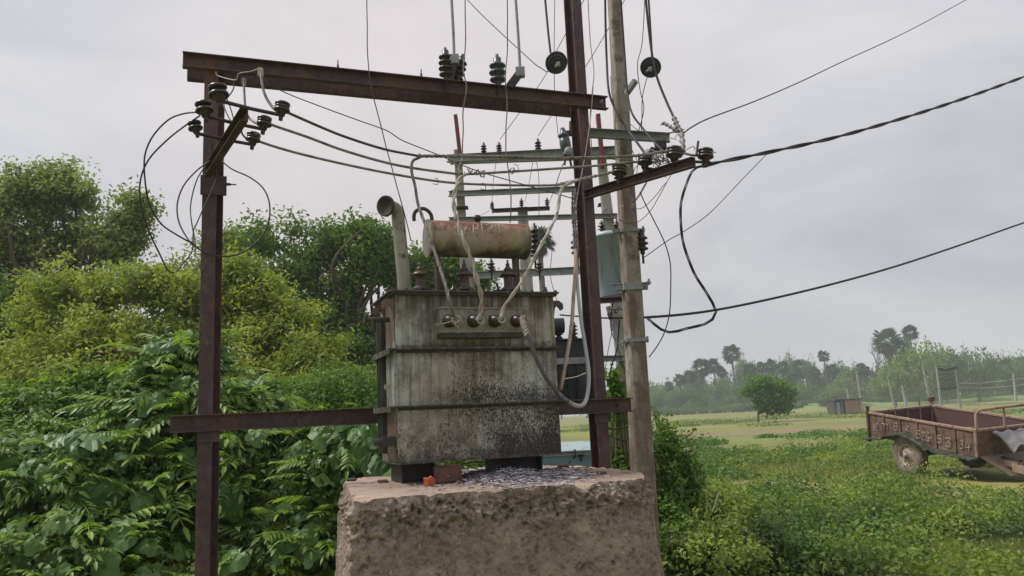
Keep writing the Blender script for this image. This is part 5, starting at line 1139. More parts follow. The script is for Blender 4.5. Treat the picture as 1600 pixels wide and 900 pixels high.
# raised front hoop
hp3 = [TF3.w(-.012, .015, 0), TF3.w(-.012, .02, .27), TF3.w(-.012, .09, .335), TF3.w(-.012, .5, .345), TF3.w(-.012, TW_ - .1, .345), TF3.w(-.012, TW_ - .02, .28), TF3.w(-.012, TW_ - .01, 0)]
MB().tube(hp3, .027, 8).build('front_hoop', 'trailer_rail', trl)
for b in (.62, 1.1): MB().tube([TF3.w(-.012, b, .0), TF3.w(-.012, b, .34)], .022, 8).build('hoop_post', 'trailer_rail', trl)
# lettering on the near side
sF = lambda px, py: (lambda d: EYE + d * (((TO - EYE).dot(tw3) - .024) / d.dot(tw3)))(ray(px, py))
letters([('H', 1364, 1368, 672, 662), ('E', 1368, 1372, 672, 662), ('M', 1376, 1387, 672, 662), ('B', 1396, 1403, 671, 661), ('R', 1413, 1420, 674, 665),
         ('5', 1432, 1439, 685, 673), ('Z', 1439, 1446, 688, 675), ('G', 1447, 1452, 690, 675), ('n', 1451, 1457, 690, 680), ('5', 1464, 1471, 692, 680), ('3', 1476, 1487, 698, 684), ('3', 1499, 1506, 701, 688), ('4', 1507, 1517, 705, 690)], sF, .0058, side)
# ragged fender strip along the near lower edge, arching over the wheel
wc = TO + tl3 * TL_ * .62 - th3 * (TH_ + .16); wc.z = .40; WB = 0.03
WR = .395
def fen(v0, v1, name):
    prof = []
    for i in range(40):
        a = TL_ + .03 - (TL_ + .05) * i / 39; base = -TH_ - .015 + .012 * math.sin(i * 2.3) + .008 * math.sin(i * 5.1)
        aw = TL_ * .62; rr = abs(a - aw) / .60
        arch = .17 * max(0, 1 - rr ** 2) if rr < 1 else -.05 * min(1, (rr - 1) * 1.5) * (1 if a > aw else .3)
        prof.append((a, base + arch))
    mb = MB(); vs = []
    for a, c in prof: vs += [TF3.w(a, v0, c), TF3.w(a, v1, c + .02), TF3.w(a, v1, c - .012), TF3.w(a, v0, c - .022 - .006 * math.sin(a * 37))]
    n = len(prof); fs = [(i * 4 + k, i * 4 + (k + 1) % 4, (i + 1) * 4 + (k + 1) % 4, (i + 1) * 4 + k) for i in range(n - 1) for k in range(4)] + [(3, 2, 1, 0), tuple((n - 1) * 4 + k for k in range(4))]
    mb.add(vs, fs).build(name, 'fender', trl)
fen(-.16, -.002, 'fender')
# wheels
def wheel(c, out):
    ax = tw3 * out; w = .20; t = MB()
    prof = []
    for i in range(13):
        a = -PI * .92 + 2 * PI * .92 * i / 12; prof.append((WR - .085 + .085 * math.cos(a) * (1.0 if abs(a) > 1.2 else 1.0), math.sin(a) * w / 2))
    prof = [(.21, -.085), (.27, -.10), (.34, -.10), (.385, -.075), (.398, -.04), (.40, 0), (.398, .04), (.385, .075), (.34, .10), (.27, .10), (.21, .085), (.21, -.085)]
    t.lathe(prof, c, ax, 40); 
    ty = t.build('tyre', 'tyre', trl)
    lug_ = MB()
    for k in range(34):
        a = 2 * PI * k / 34; u = ax.orthogonal().normalized(); v = ax.cross(u); d = u * math.cos(a) + v * math.sin(a); tg_ = ax.cross(d)
        R_ = Matrix((tg_, ax, d)).transposed()
        lug_.wbox(c + d * .398 + ax * (.035 if k % 2 else -.035), .035, .075, .016, R_)
    lug_.build('tread', 'tyre', ty)
    r_ = MB().lathe([(.215, .02), (.225, .09), (.215, .094), (.19, .07), (.175, .04), (.15, .045), (.10, .07), (.085, .085), (.06, .085), (.05, .12), (.0, .125)], c, ax, 32).build('rim', 'rim', trl)
    h = MB()
    for k in range(8):
        a = 2 * PI * k / 8; u = ax.orthogonal().normalized(); v = ax.cross(u); d = u * math.cos(a) + v * math.sin(a)
        h.lathe([(.019, 0), (.019, .004)], c + d * .158 + ax * .0445, ax, 10); h.lathe([(.010, 0), (.010, .016)], c + u * .068 * math.cos(a + .3) + v * .068 * math.sin(a + .3) + ax * .086, ax, 6)
    h.build('wheel_hole', 'dark_steel', r_)
wheel(wc + tw3 * .06, -1); wheel(wc + tw3 * (TW_ - .06), 1)
MB().tube([wc + tw3 * .0, wc + tw3 * TW_], .05, 10).build('axle', 'dark_steel', trl)
for b in (.45, TW_ - .45): tb(-.45, TL_, b - .035, b + .035, -TH_ - .12, -TH_ - .021, 'chassis_rail', 'dark_steel')
for b in (.35, TW_ - .35):
    mb = MB()
    for k in range(5): mb.box(TF3, TL_ * .62 - .42 + k * .05, TL_ * .62 + .42 - k * .05, b - .03, b + .03, -TH_ - .15 - .015 * (k + 1), -TH_ - .152 - .015 * k)
    mb.build('leaf_spring', 'dark_steel', trl)
# drawbar, mud plate, tool box and the folded sheet in front
mb = MB()
for b, b2 in ((.30, .74), (TW_ - .30, .84)): mb.prism([(-.03, -.05), (.03, -.05), (.03, .05), (-.03, .05)], TF3.w(0.1, b, -TH_ - .1), TF3.w(-1.5, b2, -TH_ - .13), (0, 0, 1))
mb.build('drawbar', 'mud_steel', trl)
mb = MB().hexa([TF3.w(-.02, .02, -TH_), TF3.w(-.02, 1.2, -TH_), TF3.w(-.34, .95, -TH_ - .30), TF3.w(-.34, .30, -TH_ - .30), TF3.w(-.035, .02, -TH_ + .01), TF3.w(-.035, 1.2, -TH_ + .01), TF3.w(-.37, .95, -TH_ - .29), TF3.w(-.37, .30, -TH_ - .29)]); mb.build('mud_plate', 'mud_steel', trl)
mb = MB(); mb.box(TF3, -1.0, -.42, .28, .30, -.66, -.54); mb.box(TF3, -1.0, -.42, .76, .78, -.66, -.54); mb.box(TF3, -1.0, -.98, .30, .76, -.66, -.54); mb.box(TF3, -.44, -.42, .30, .76, -.66, -.54); mb.box(TF3, -1.0, -.42, .28, .78, -.68, -.66); mb.build('tool_tray', 'trailer_rail', trl, bevel=.004)
sh = []; nn = 14
for i in range(nn):
    for j in range(nn):
        a = -.05 - .42 * i / (nn - 1); b = .30 + .62 * j / (nn - 1); c = -.06 - .16 * (i / (nn - 1)) ** 2 - .13 * max(0, (.25 - j / nn)) * 4 * (i / nn) + .02 * math.sin(j * 1.1 + i * .4)
        sh.append(TF3.w(a, b, c))
sh2 = [p - Vector((0, 0, .016)) for p in sh]; N_ = nn * nn
fs = [(i * nn + j, i * nn + j + 1, (i + 1) * nn + j + 1, (i + 1) * nn + j) for i in range(nn - 1) for j in range(nn - 1)]; fs2 = [tuple(N_ + k for k in reversed(f)) for f in fs]
rimi = [j for j in range(nn)] + [i * nn + nn - 1 for i in range(1, nn)] + [(nn - 1) * nn + j for j in range(nn - 2, -1, -1)] + [i * nn for i in range(nn - 2, 0, -1)]
fs3 = [(rimi[k], rimi[(k + 1) % len(rimi)], N_ + rimi[(k + 1) % len(rimi)], N_ + rimi[k]) for k in range(len(rimi))]
o = MB().add(sh + sh2, fs + fs2 + fs3, True).build('folded_sheet', 'tarp'); tag(o, 'grey dusty sheet draped over the front of the rusty trailer', 'sheet')

# ================================================================== FAR SHED, FAR POLES
YS = 88.0
a = at(1307, 643, YS); b = at(1348, 641, YS); a.z = b.z = 0
SF = Frame(a.x, a.y, RAD(4)); SWd = (b - a).length; SHt = at(1328, 623, YS).z
shd = thing('brick_shed', SF.w(SWd / 2, 1, 0), 'tiny flat roofed brown hut with a dark doorway out in the field', 'hut')
MB().box(SF, SWd * .38, SWd, 0, 2.2, 0, SHt - .14).build('wall', 'shed_wall', shd); MB().box(SF, 0, SWd * .38, .25, 2.2, 0, SHt - .14).build('wall', 'shed_dark', shd)
MB().box(SF, -.1, SWd + .12, -.15, 2.35, SHt - .14, SHt).build('roof', 'shed_dark', shd)
MB().box(SF, SWd * .06, SWd * .20, .2, .245, 0, SHt * .8).build('door', 'galv', shd); MB().box(SF, SWd * .25, SWd * .27, .12, .24, 0, SHt - .14).build('door_post', 'pale_concrete', shd)
FP = 'slim concrete poles out in the field'
fpl = [(1218, 607, 1224, 640, 120, 'short faint pole standing just right of the lone field tree'), (1338, 580, 1345, 622, 95, 'slim white pole rising behind the little hut'), (1387, 588, 1397, 633, 80, 'leaning pale pole halfway between the hut and the trailer'),
       (1441, 568, 1453, 624, 78, 'tallest leaning pole above the rear of the trailer'), (1463, 572, 1470, 628, 84, 'left pole of the far pair hung with dark wires'), (1491, 569, 1499, 624, 84, 'right pole of the far pair hung with dark wires'),
       (1323, 606, 1326, 622, 130, 'very short pale pole left of the hut pole'), (1409, 602, 1413, 620, 140, 'faint pole in front of the dark wood near the trailer'), (1583, 583, 1586, 610, 150, 'faint pole in front of the trees at the right edge')]
for x0, y0, x1, y1, Y, lab in fpl:
    t_ = at(x0, y0, Y); g_ = at(x1, y1, Y); d = (t_ - g_); g_ = g_ + d * (-.1 - g_.z) / d.z
    w_ = Y * 3.6 / FPX
    o = tapered(pp, g_, t_, w_, w_ * .55, (0, -1, 0)).build('field_pole', 'pale_concrete'); tag(o, lab, 'pole', FP)
mb = MB(); rr_ = random.Random(3)
for k in range(13):
    y = 570 + k * 2.9 + rr_.uniform(-.6, .6); mb.tube([at(1464 + k * .15, y + 2, 84), at(1478, y + 3 + rr_.uniform(0, 2.0), 84), at(1494 + k * .12, y, 84)], .045 + .05 * (rr_.random() < .3), 4)
tag(mb.build('wire_rack', 'black_cable', None), 'dark wires strung between the far pair of poles', 'wire')
for k, (y0, y1) in enumerate(((599, 592), (605, 603))):
    wire('far_wire', ('upper', 'lower')[k] + ' pale far wire running right from the far pole pair', [at(1499, y0, 84), at(1545, (y0 + y1) / 2 + 2, 95), at(1640, y1 - 6, 110)], .05, 'alu_pale', 'wire', 'far wires at the right', 4)
# ================================================================== VEGETATION
def crown(rng, ells, n_clump, per, csize, leaf, aspect=.5, flat=.8, shell=.45, up=.6, gap=.0, spike=.12):
    """ells: (center, (rx,ry,rz), weight). Leaf clumps spread through the crown volume, most near its surface."""
    W_ = np.array([e[2] for e in ells], float); W_ /= W_.sum(); C = []; O = []
    while len(C) < n_clump:
        e = ells[rng.choice(len(ells), p=W_)]; d = unit(rng.normal(size=(1, 3)))[0]; r = shell + (1 - shell) * rng.random() ** .7
        d_ = d * (1 + .5 * (vnoise(np.array([d * 3.6 + e[0][0]]), 7)[0] - .5) * 2) * (rng.uniform(1.08, 1.26) if rng.random() < spike else 1)
        c = np.array(e[0]) + d_ * r * np.array(e[1])
        if gap and vnoise(np.array([c * 1.1 / max(csize, .05) / 2.5]), 11)[0] < gap: continue
        if c[2] < .02: continue
        C.append(c); O.append(d)
    C = np.array(C); O = np.array(O); idx = np.repeat(np.arange(n_clump), per); n = len(idx)
    cs = csize * rng.uniform(.6, 1.3, n_clump)[idx][:, None]
    P = C[idx] + rng.normal(size=(n, 3)) * cs * np.array([1, 1, flat]) * .5
    N = O[idx] * .6 + rng.normal(size=(n, 3)) * .75 + np.array([0, 0, up])
    return P, N, C
def limbs(mb, rng, base, top, r0, C, n, rl):
    base = Vector(base); top = Vector(top); pts = [base.lerp(top, t) + Vector((rng.normal() * .03, rng.normal() * .03, 0)) * (top - base).length * (t > 0) for t in np.linspace(0, 1, 6)]
    mb.tube(pts, [r0 * (1 - .55 * t) for t in np.linspace(0, 1, 6)], 9)
    for i in range(n):
        c = Vector(C[rng.integers(len(C))]); t = rng.uniform(.35, 1); s = base.lerp(top, t); mid = s.lerp(c, .5) + Vector((rng.normal(), rng.normal(), rng.normal() * .5 + .3)) * .12 * (c - s).length
        mb.tube(curve([s, mid, c], 4), [rl * (1 - .8 * q / 8) for q in range(9)], 5)
def broad_tree(name, label, cat, base, top, r0, ells, n_clump, per, csize, leaf, mat, seed, nl=24, group=None, bark='bark', **kw):
    rng = np.random.default_rng(seed); P, N, C = crown(rng, ells, n_clump, per, csize, leaf, **kw)
    t = thing(name, Vector((base[0], base[1], 0)), label, cat, group)
    V, Fq = leaves(rng, P, N, leaf, kw.get('aspect', .5)); np_obj('crown', V, Fq, mat, t, stuff=True)
    mb = MB(); limbs(mb, rng, base, top, r0, C, nl, r0 * .35); mb.build('trunk', bark, t)
    return t
def E_(px, py, Y, rpx, rpy, ry=None, w=None):
    c = at(px, py, Y); s = Y / FPX; rx = rpx * s; rz = rpy * s
    return ((c.x, c.y, c.z), (rx, ry if ry is not None else rx, rz), w if w is not None else rpx * rpy)
def gpt(px, Y): p = at(px, 650, Y); return (p.x, p.y, 0.0)

# the big trees at the back left
broad_tree('leafy_tree', 'tall olive green tree at the far left rising above everything else there', 'tree', gpt(60, 19), at(70, 470, 19), .26,
    [E_(95, 300, 19, 52, 46, .9), E_(40, 310, 19, 44, 52, .9), E_(150, 315, 18.7, 42, 40, .8), E_(205, 345, 18.5, 34, 34, .6), E_(185, 385, 18.5, 44, 36, .8), E_(120, 375, 19, 60, 45, 1.1), E_(30, 385, 19, 60, 52, 1.1), E_(-25, 330, 19, 46, 66, 1), E_(85, 440, 19, 70, 46, 1.2), E_(0, 470, 19, 70, 50, 1.2), E_(225, 320, 18.4, 16, 20, .3), E_(-110, 400, 20, 90, 130, 1.8)],
    1400, 36, .34, .122, 'lf_olive', 11, nl=90, shell=.15, gap=.40)
broad_tree('leafy_tree', 'dark green tree between the left post and the vent pipe', 'tree', gpt(560, 20), at(555, 500, 20), .24,
    [E_(575, 378, 20, 42, 40, .9), E_(520, 385, 20.3, 34, 40, .8), E_(460, 370, 20.5, 34, 34, .7), E_(410, 372, 20.5, 32, 34, .7), E_(600, 425, 20, 38, 42, .8), E_(545, 440, 20, 40, 30, .8), E_(470, 430, 20.4, 52, 34, .9), E_(555, 520, 20, 66, 50, 1.2), E_(480, 500, 20, 60, 50, 1.2), E_(590, 590, 20, 60, 60, 1.2)],
    1200, 36, .33, .122, 'lf_dark', 12, nl=80, shell=.1, gap=.40)
broad_tree('leafy_tree', 'dark leafy tree behind the conservator drum showing between the bushings', 'tree', gpt(680, 21), at(690, 480, 21), .2,
    [E_(665, 415, 21, 34, 38, .8), E_(710, 425, 21, 40, 30, .8), E_(650, 480, 21, 60, 50, 1.2), E_(745, 450, 21.5, 26, 26, .7)],
    430, 36, .34, .122, 'lf_dark', 13, nl=30, shell=.1, gap=.40)
broad_tree('leafy_tree', 'sparse tree whose twiggy crown shows just left and right of the left post', 'tree', gpt(330, 22), at(330, 480, 22), .18,
    [E_(310, 420, 22, 50, 48, 1.0), E_(255, 440, 22, 34, 40, .8), E_(368, 392, 22, 30, 34, .7)],
    260, 30, .40, .125, 'lf_olive', 14, nl=50, shell=.1, gap=.42)
broad_tree('leafy_tree', 'shadowy dark tree low at the left edge behind the yellow green bushes', 'tree', gpt(-10, 16), at(-5, 500, 16), .2,
    [E_(0, 530, 16, 70, 70, 1.2), E_(60, 520, 16.5, 50, 50, 1.2), E_(-90, 520, 16, 90, 110, 1.4)],
    460, 46, .40, .12, 'lf_dark', 15, nl=30, shell=.2, gap=.36)
# yellow green feathery bushes
broad_tree('feathery_bush', 'tall yellow green feathery bush left of the left post', 'bush', gpt(200, 11.5), at(205, 560, 11.5), .07,
    [E_(225, 445, 11.5, 46, 36, .5), E_(170, 460, 11.6, 42, 40, .5), E_(100, 450, 11.8, 50, 36, .5), E_(60, 500, 11.8, 44, 36, .5), E_(280, 465, 11.5, 36, 50, .5), E_(140, 525, 11.3, 80, 42, .7), E_(235, 530, 11.2, 70, 50, .6), E_(60, 580, 11.2, 90, 50, .8), E_(180, 600, 11, 110, 55, .8), E_(300, 540, 11.5, 36, 50, .6), E_(10, 640, 10.6, 100, 60, .8)],
    1900, 30, .19, .088, 'lf_yellow', 21, nl=50, aspect=.36, shell=.15, gap=.25, flat=.7, up=.8, bark='twig')
broad_tree('feathery_bush', 'yellow green feathery bush directly right of the left post', 'bush', gpt(400, 11.8), at(400, 560, 11.8), .07,
    [E_(380, 425, 11.8, 34, 34, .5), E_(415, 460, 11.7, 44, 36, .5), E_(360, 480, 11.9, 44, 46, .6), E_(455, 500, 11.6, 40, 30, .5), E_(410, 530, 11.5, 60, 40, .7), E_(480, 555, 11.3, 48, 34, .6), E_(380, 590, 11.3, 80, 44, .8), E_(490, 600, 11.1, 70, 36, .7)],
    1350, 30, .19, .088, 'lf_yellow', 22, nl=40, aspect=.36, shell=.15, gap=.27, flat=.7, up=.8, bark='twig')
broad_tree('feathery_bush', 'low bright green feathery shrub left of the transformer tank at shoulder height', 'bush', gpt(540, 9), at(540, 650, 9), .05,
    [E_(545, 610, 9, 62, 40, .6), E_(500, 640, 8.8, 70, 50, .6), E_(590, 650, 9, 50, 45, .6)],
    520, 46, .16, .05, 'lf_hedge', 23, nl=24, aspect=.36, shell=.1, gap=.22, up=.9, bark='twig')
# creeper covered mass near the viewer: pinnate leaves and broad leaves, each its own object
def frond_mesh(seed, L=.42, pairs=8, ll=.105, lw=.032):
    rnd = random.Random(seed); V = []; Fq = []
    bend = rnd.uniform(.5, 1.0)
    def R(t): return Vector((L * t, 0.02 * math.sin(t * 3 + seed), -L * .38 * bend * t * t))
    rw = .0022
    for i in range(9):
        p = R(i / 8); V += [p + Vector((0, rw, 0)), p + Vector((0, -rw, 0))]
    for i in range(8): a = i * 2; Fq.append((a, a + 1, a + 3, a + 2))
    def leaflet(p, d, l, w):
        d = d.normalized(); s = d.cross(Vector((0, 0, 1))).normalized(); n = s.cross(d); k = len(V)
        V.extend([p, p + d * l * .35 + s * w * .5 + n * w * .15, p + d * l * .75 + s * w * .38 + n * w * .02 - Vector((0, 0, l * .08)), p + d * l - Vector((0, 0, l * .22)), p + d * l * .75 - s * w * .38 + n * w * .02 - Vector((0, 0, l * .08)), p + d * l * .35 - s * w * .5 + n * w * .15, p + d * l * .38, p + d * l * .75 - Vector((0, 0, l * .10))])
        Fq.extend([(k, k + 1, k + 6, k + 6), (k, k + 6, k + 5, k + 5), (k + 1, k + 2, k + 7, k + 6), (k + 6, k + 7, k + 4, k + 5), (k + 2, k + 3, k + 7, k + 7), (k + 7, k + 3, k + 4, k + 4)])
    for i in range(pairs):
        t = .16 + .80 * i / pairs; p = R(t); sz = ll * (1 - .45 * abs(t - .45)) * rnd.uniform(.85, 1.1)
        for s in (-1, 1): leaflet(p, Vector((.62, s * .8, -.18 - rnd.random() * .25)), sz, lw * rnd.uniform(.9, 1.15))
    leaflet(R(1), Vector((1, 0, -.6)), ll, lw)
    me = bpy.data.meshes.new('leaf'); me.from_pydata(V, [], [tuple(dict.fromkeys(f)) for f in Fq]); me.materials.append(M['lf_frond']); me.update(); return me
FR = [frond_mesh(i) for i in range(6)]
def broad_mesh(seed, s=.13):
    rnd = random.Random(seed); n = 16; V = [Vector((0, 0, 0))]
    for i in range(n):
        a = -PI + 2 * PI * (i + .5) / n; r = (1 + .28 * math.cos(a) + .10 * math.cos(3 * a) + .10 * math.cos(5 * a)) * s * .8 * (1 if abs(a) < 2.7 else .45); r *= rnd.uniform(.93, 1.07)
        x, y = r * math.cos(a) + s * .12, r * math.sin(a); V.append(Vector((x, y, -.55 * x * x / s + abs(y) * .42 - .9 * y * y / s + .010 * math.sin(a * 5 + seed))))
    m = []
    for i in range(n): v = V[1 + i]; m.append(Vector((v.x * .5, v.y * .5, abs(v.y) * .5 * .42 - .9 * v.y * v.y * .25 / s - .14 * v.x * v.x / s + .004 * math.sin(i * 2.4))))
    V += m; Fq = []
    for i in range(n):
        j = (i + 1) % n
        if i == n - 1: continue
        Fq += [(0, 1 + n + i, 1 + n + j), (1 + n + i, 1 + i, 1 + j, 1 + n + j)]
    k = len(V)
    V += [Vector((0, .003, 0)), Vector((0, -.003, 0)), Vector((-s * 1.0, -.003, -s * 1.1)), Vector((-s * 1.0, .003, -s * 1.1))]; Fq.append((k, k + 1, k + 2, k + 3))
    me = bpy.data.meshes.new('leaf'); me.from_pydata(V, [], Fq); me.materials.append(M['lf_broad']); 
    me.update(); return me
BL = [broad_mesh(i) for i in range(4)]
def mound(name, label, ells, nf, nb, fill, seed, fs=1.0, bs=1.0, leaf=.06, fillmat='lf_fill', stems=16, bcen=None, group=None):
    rng = np.random.default_rng(seed); cx = sum(e[0][0] for e in ells) / len(ells); cy = sum(e[0][1] for e in ells) / len(ells)
    t = thing(name, Vector((cx, cy, 0)), label, 'creeper' if 'creeper' in name else 'bush', group); o = np.array([cx, cy, 0])
    Wt = np.array([e[2] for e in ells], float); Wt /= Wt.sum()
    def inside(p, skip, k=.93):
        return any(j != skip and (((p - np.array(e[0])) / np.array(e[1]) / k) ** 2).sum() < 1 for j, e in enumerate(ells))
    def surf(n, view=None):
        out = []; g = 0
        while len(out) < n and g < n * 60:
            g += 1; j = rng.choice(len(ells), p=Wt); e = ells[j]; d = unit(rng.normal(size=(1, 3)))[0]
            if d[2] < -.35 or d[1] > .75: continue
            p = np.array(e[0]) + d * np.array(e[1]) * (1 + .16 * (vnoise(np.array([d * 2.7 + j]), 3)[0] - .5) * 2)
            if p[2] < .12 or inside(p, j): continue
            nrm = d / np.array(e[1]); out.append((p, nrm / np.linalg.norm(nrm)))
        return out
    # fronds arch outwards and hang
    for p, nrm in surf(nf):
        yaw = math.atan2(nrm[1], nrm[0]) + rng.normal() * .7; pitch = rng.uniform(-.45, .35) - .25 * max(nrm[2], 0)
        q = (Matrix.Rotation(yaw, 3, 'Z') @ Matrix.Rotation(pitch, 3, 'Y') @ Matrix.Rotation(rng.normal() * .25, 3, 'X')).to_quaternion()
        s = fs * rng.uniform(.65, 1.2); x = Vector((math.cos(yaw), math.sin(yaw), 0))
        inst('leaf', FR[rng.integers(6)], t, Vector((p - o).tolist()) - x * .16 * s, q, s)
    for p, nrm in (surf(nb) if bcen is None else [(np.array(c), n_) for c, n_ in bcen]):
        z = Vector((nrm * .55 + np.array([0, -.25, .55]) + rng.normal(size=3) * .3).tolist()).normalized(); q = Vector((0, 0, 1)).rotation_difference(z) @ Matrix.Rotation(rng.uniform(-2.6, -.5), 3, 'Z').to_quaternion()
        inst('leaf', BL[rng.integers(4)], t, Vector((p - o).tolist()) + Vector(nrm.tolist()) * .04, q, bs * rng.uniform(.7, 1.4))
    P = []; N = []
    sf_ = surf(min(fill // 24, 1400))
    for p, nrm in sf_:
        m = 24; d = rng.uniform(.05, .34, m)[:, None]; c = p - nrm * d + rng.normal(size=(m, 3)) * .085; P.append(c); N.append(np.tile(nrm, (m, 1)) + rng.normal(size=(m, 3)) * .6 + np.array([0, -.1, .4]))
    P = np.concatenate(P); N = np.concatenate(N); ok = P[:, 2] > .03; P = P[ok]; N = N[ok]
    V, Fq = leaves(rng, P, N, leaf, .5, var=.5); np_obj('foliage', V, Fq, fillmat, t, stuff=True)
    # the plant's own inner mass of leaves in dark, shade-toned greens and stems
    mb = MB()
    for i in range(stems):
        e = ells[rng.choice(len(ells), p=Wt)]; c = Vector(e[0]); tip = c + Vector((rng.normal() * e[1][0] * .5, rng.normal() * e[1][1] * .5, e[1][2] * rng.uniform(.2, .9))); b = Vector((c.x + rng.normal() * .2, c.y + rng.normal() * .2, -.02))
        mb.tube(curve([b, b.lerp(tip, .5) + Vector((rng.normal() * .1, rng.normal() * .1, 0)), tip], 4), [.014 - .0012 * k for k in range(9)], 5)
    mb.build('stem', 'twig', t)
    Pi = []
    for e in ells:
        n = int(900 * e[1][0] * e[1][2] * 4); d = unit(rng.normal(size=(n, 3))) * (rng.random((n, 1)) ** .5) * .84; Pi.append(np.array(e[0]) + d * np.array(e[1]))
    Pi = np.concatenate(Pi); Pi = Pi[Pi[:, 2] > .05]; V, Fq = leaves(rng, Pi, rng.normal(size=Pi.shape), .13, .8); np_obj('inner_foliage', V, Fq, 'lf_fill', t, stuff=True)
    return t
mound('creeper_mass', 'tall dark creeper hump with drooping feathered leaves left of the left post', [E_(262, 590, 6.7, 46, 62, .36), E_(225, 640, 6.5, 52, 60, .4), E_(310, 580, 6.9, 34, 60, .36), E_(290, 670, 6.5, 70, 80, .45), E_(260, 800, 6.2, 110, 90, .55)], 190, 60, 15000, 31, 1.05, .8, .055)
mound('creeper_mass', 'low leafy creeper bank in the bottom left corner', [E_(40, 775, 6.0, 110, 80, .55), E_(140, 760, 5.9, 80, 80, .5), E_(-80, 770, 6.0, 110, 100, .6), E_(120, 900, 5.4, 150, 90, .5)], 200, 110, 15000, 32, .9, .75, .05)
mound('creeper_mass', 'feathered creeper growing right of the left post under the lower beam', [E_(395, 640, 6.9, 50, 44, .45), E_(450, 720, 6.6, 70, 54, .5), E_(390, 760, 6.3, 70, 90, .5), E_(470, 860, 6.0, 110, 70, .5)], 190, 60, 14000, 33, .95, .8, .05)
bcs = []
for i, (px, py) in enumerate(((530, 665), (556, 652), (575, 668), (600, 655), (520, 690), (545, 700), (570, 690), (592, 688), (610, 700), (555, 722), (578, 716), (600, 722), (535, 738), (516, 716), (498, 728), (505, 765), (530, 768), (520, 795), (490, 700), (500, 670), (585, 735), (610, 732), (470, 745), (480, 780), (560, 675), (540, 680), (500, 805), (450, 800), (590, 670), (612, 676), (540, 650), (585, 650), (508, 680), (530, 712), (546, 752), (588, 706), (566, 706), (610, 660), (524, 750), (492, 752), (470, 720), (478, 700))):
    c = at(px, py, 5.55 - .012 * (i % 7) + .004 * (620 - px)); bcs.append((tuple(c), np.array([.1 * math.sin(i * 2.1), -.75, .55])))
mound('creeper_mass', 'broad heart leaved creeper crowding the left end of the plinth', [E_(560, 720, 6.0, 52, 62, .3), E_(510, 760, 6.0, 62, 70, .35), E_(590, 690, 6.2, 34, 42, .25), E_(520, 860, 5.9, 80, 60, .4)], 60, 0, 9000, 34, .8, .72, .05, bcen=bcs)
mound('leafy_shrub', 'mid green shrub bank between the creeper hump and the yellow green bush', [E_(90, 640, 8.6, 110, 44, .6), E_(-40, 660, 8.8, 100, 60, .7), E_(160, 610, 8.8, 46, 40, .5), E_(60, 720, 8.0, 140, 70, .7)], 110, 30, 22000, 35, .9, .8, .06, 'lf_hedge')
mound('leafy_shrub', 'mid green shrub behind the lower beam between the left post and the tank', [E_(430, 640, 8.8, 70, 40, .6), E_(560, 680, 8.6, 80, 50, .6), E_(490, 700, 8.2, 100, 60, .6)], 90, 10, 18000, 36, .8, .8, .055, 'lf_hedge')

# hedge right of the concrete pole
rng = np.random.default_rng(41)
def shrub(label, ells, n_clump, per, csize, leaf, mat, seed, shoots=0, name='green_shrub', group=None, **kw):
    rng = np.random.default_rng(seed); P, N, C = crown(rng, ells, n_clump, per, csize, leaf, **kw)
    cx, cy = ells[0][0][0], ells[0][0][1]; t = thing(name, Vector((cx, cy, 0)), label, 'bush', group); parts = []
    mb = MB()
    for i in range(18):
        c = Vector(C[rng.integers(len(C))]); b = Vector((cx + rng.normal() * .15, cy + rng.normal() * .12, -.02)); mb.tube(curve([b, b.lerp(c, .5) + Vector((0, 0, .05)), c], 3), [.010 - .001 * k for k in range(7)], 5)
    for i in range(shoots):
        e = ells[rng.integers(len(ells))]; b = Vector(e[0]) + Vector((rng.normal() * e[1][0] * .5, rng.normal() * e[1][1] * .4, e[1][2] * .7)); d = Vector((rng.normal() * .35, rng.normal() * .3, 1)).normalized(); L = rng.uniform(.15, .38)
        mb.tube([b, b + d * L], [.005, .0025], 4); m = 26; tt = rng.random(m)[:, None]; P = np.concatenate([P, np.array(b) + np.array(d) * L * tt + rng.normal(size=(m, 3)) * .02]); N = np.concatenate([N, rng.normal(size=(m, 3)) + np.array([0, 0, .4])])
    V, Fq = leaves(rng, P, N, leaf, kw.get('aspect', .5)); np_obj('foliage', V, Fq, mat, t, stuff=True); mb.build('stem', 'twig', t)
    return t
shrub('tall glossy green shrub hugging the right side of the concrete pole', [E_(1040, 740, 8.0, 22, 50, .3), E_(1062, 738, 8.2, 24, 32, .3), E_(1040, 700, 8.3, 14, 26, .22), E_(1078, 775, 7.9, 28, 26, .3), E_(1048, 830, 7.3, 36, 44, .35)], 360, 40, .11, .048, 'lf_hedge', 42, 26, shell=.1, gap=.18, up=.7, flat=.9)
shrub('low spreading bright green shrub right of the glossy one, in front of the field', [E_(1135, 800, 7.6, 48, 26, .4), E_(1175, 835, 7.1, 50, 26, .4), E_(1110, 860, 6.8, 60, 34, .5)], 420, 38, .10, .045, 'lf_weed', 43, 10, shell=.1, gap=.2, up=.8)
shrub('dark green shrub seen between the right post foot and the concrete pole', [E_(968, 690, 7.9, 30, 45, .35), E_(985, 730, 7.6, 30, 50, .35), E_(962, 740, 7.5, 28, 40, .3)], 300, 40, .11, .048, 'lf_hedge', 44, 6, shell=.1, gap=.15)
shrub('small bright leafed sapling between the right post and the pale pole', [E_(962, 610, 7.4, 10, 34, .1), E_(968, 640, 7.4, 12, 30, .1)], 34, 12, .07, .07, 'lf_hedge', 45, 0, name='sapling', shell=0, aspect=.8)
shrub('green shrub low behind the tank feet', [E_(700, 745, 8.5, 120, 40, .5), E_(800, 745, 9, 80, 36, .5)], 330, 40, .13, .05, 'lf_hedge', 46, 4, shell=.1)
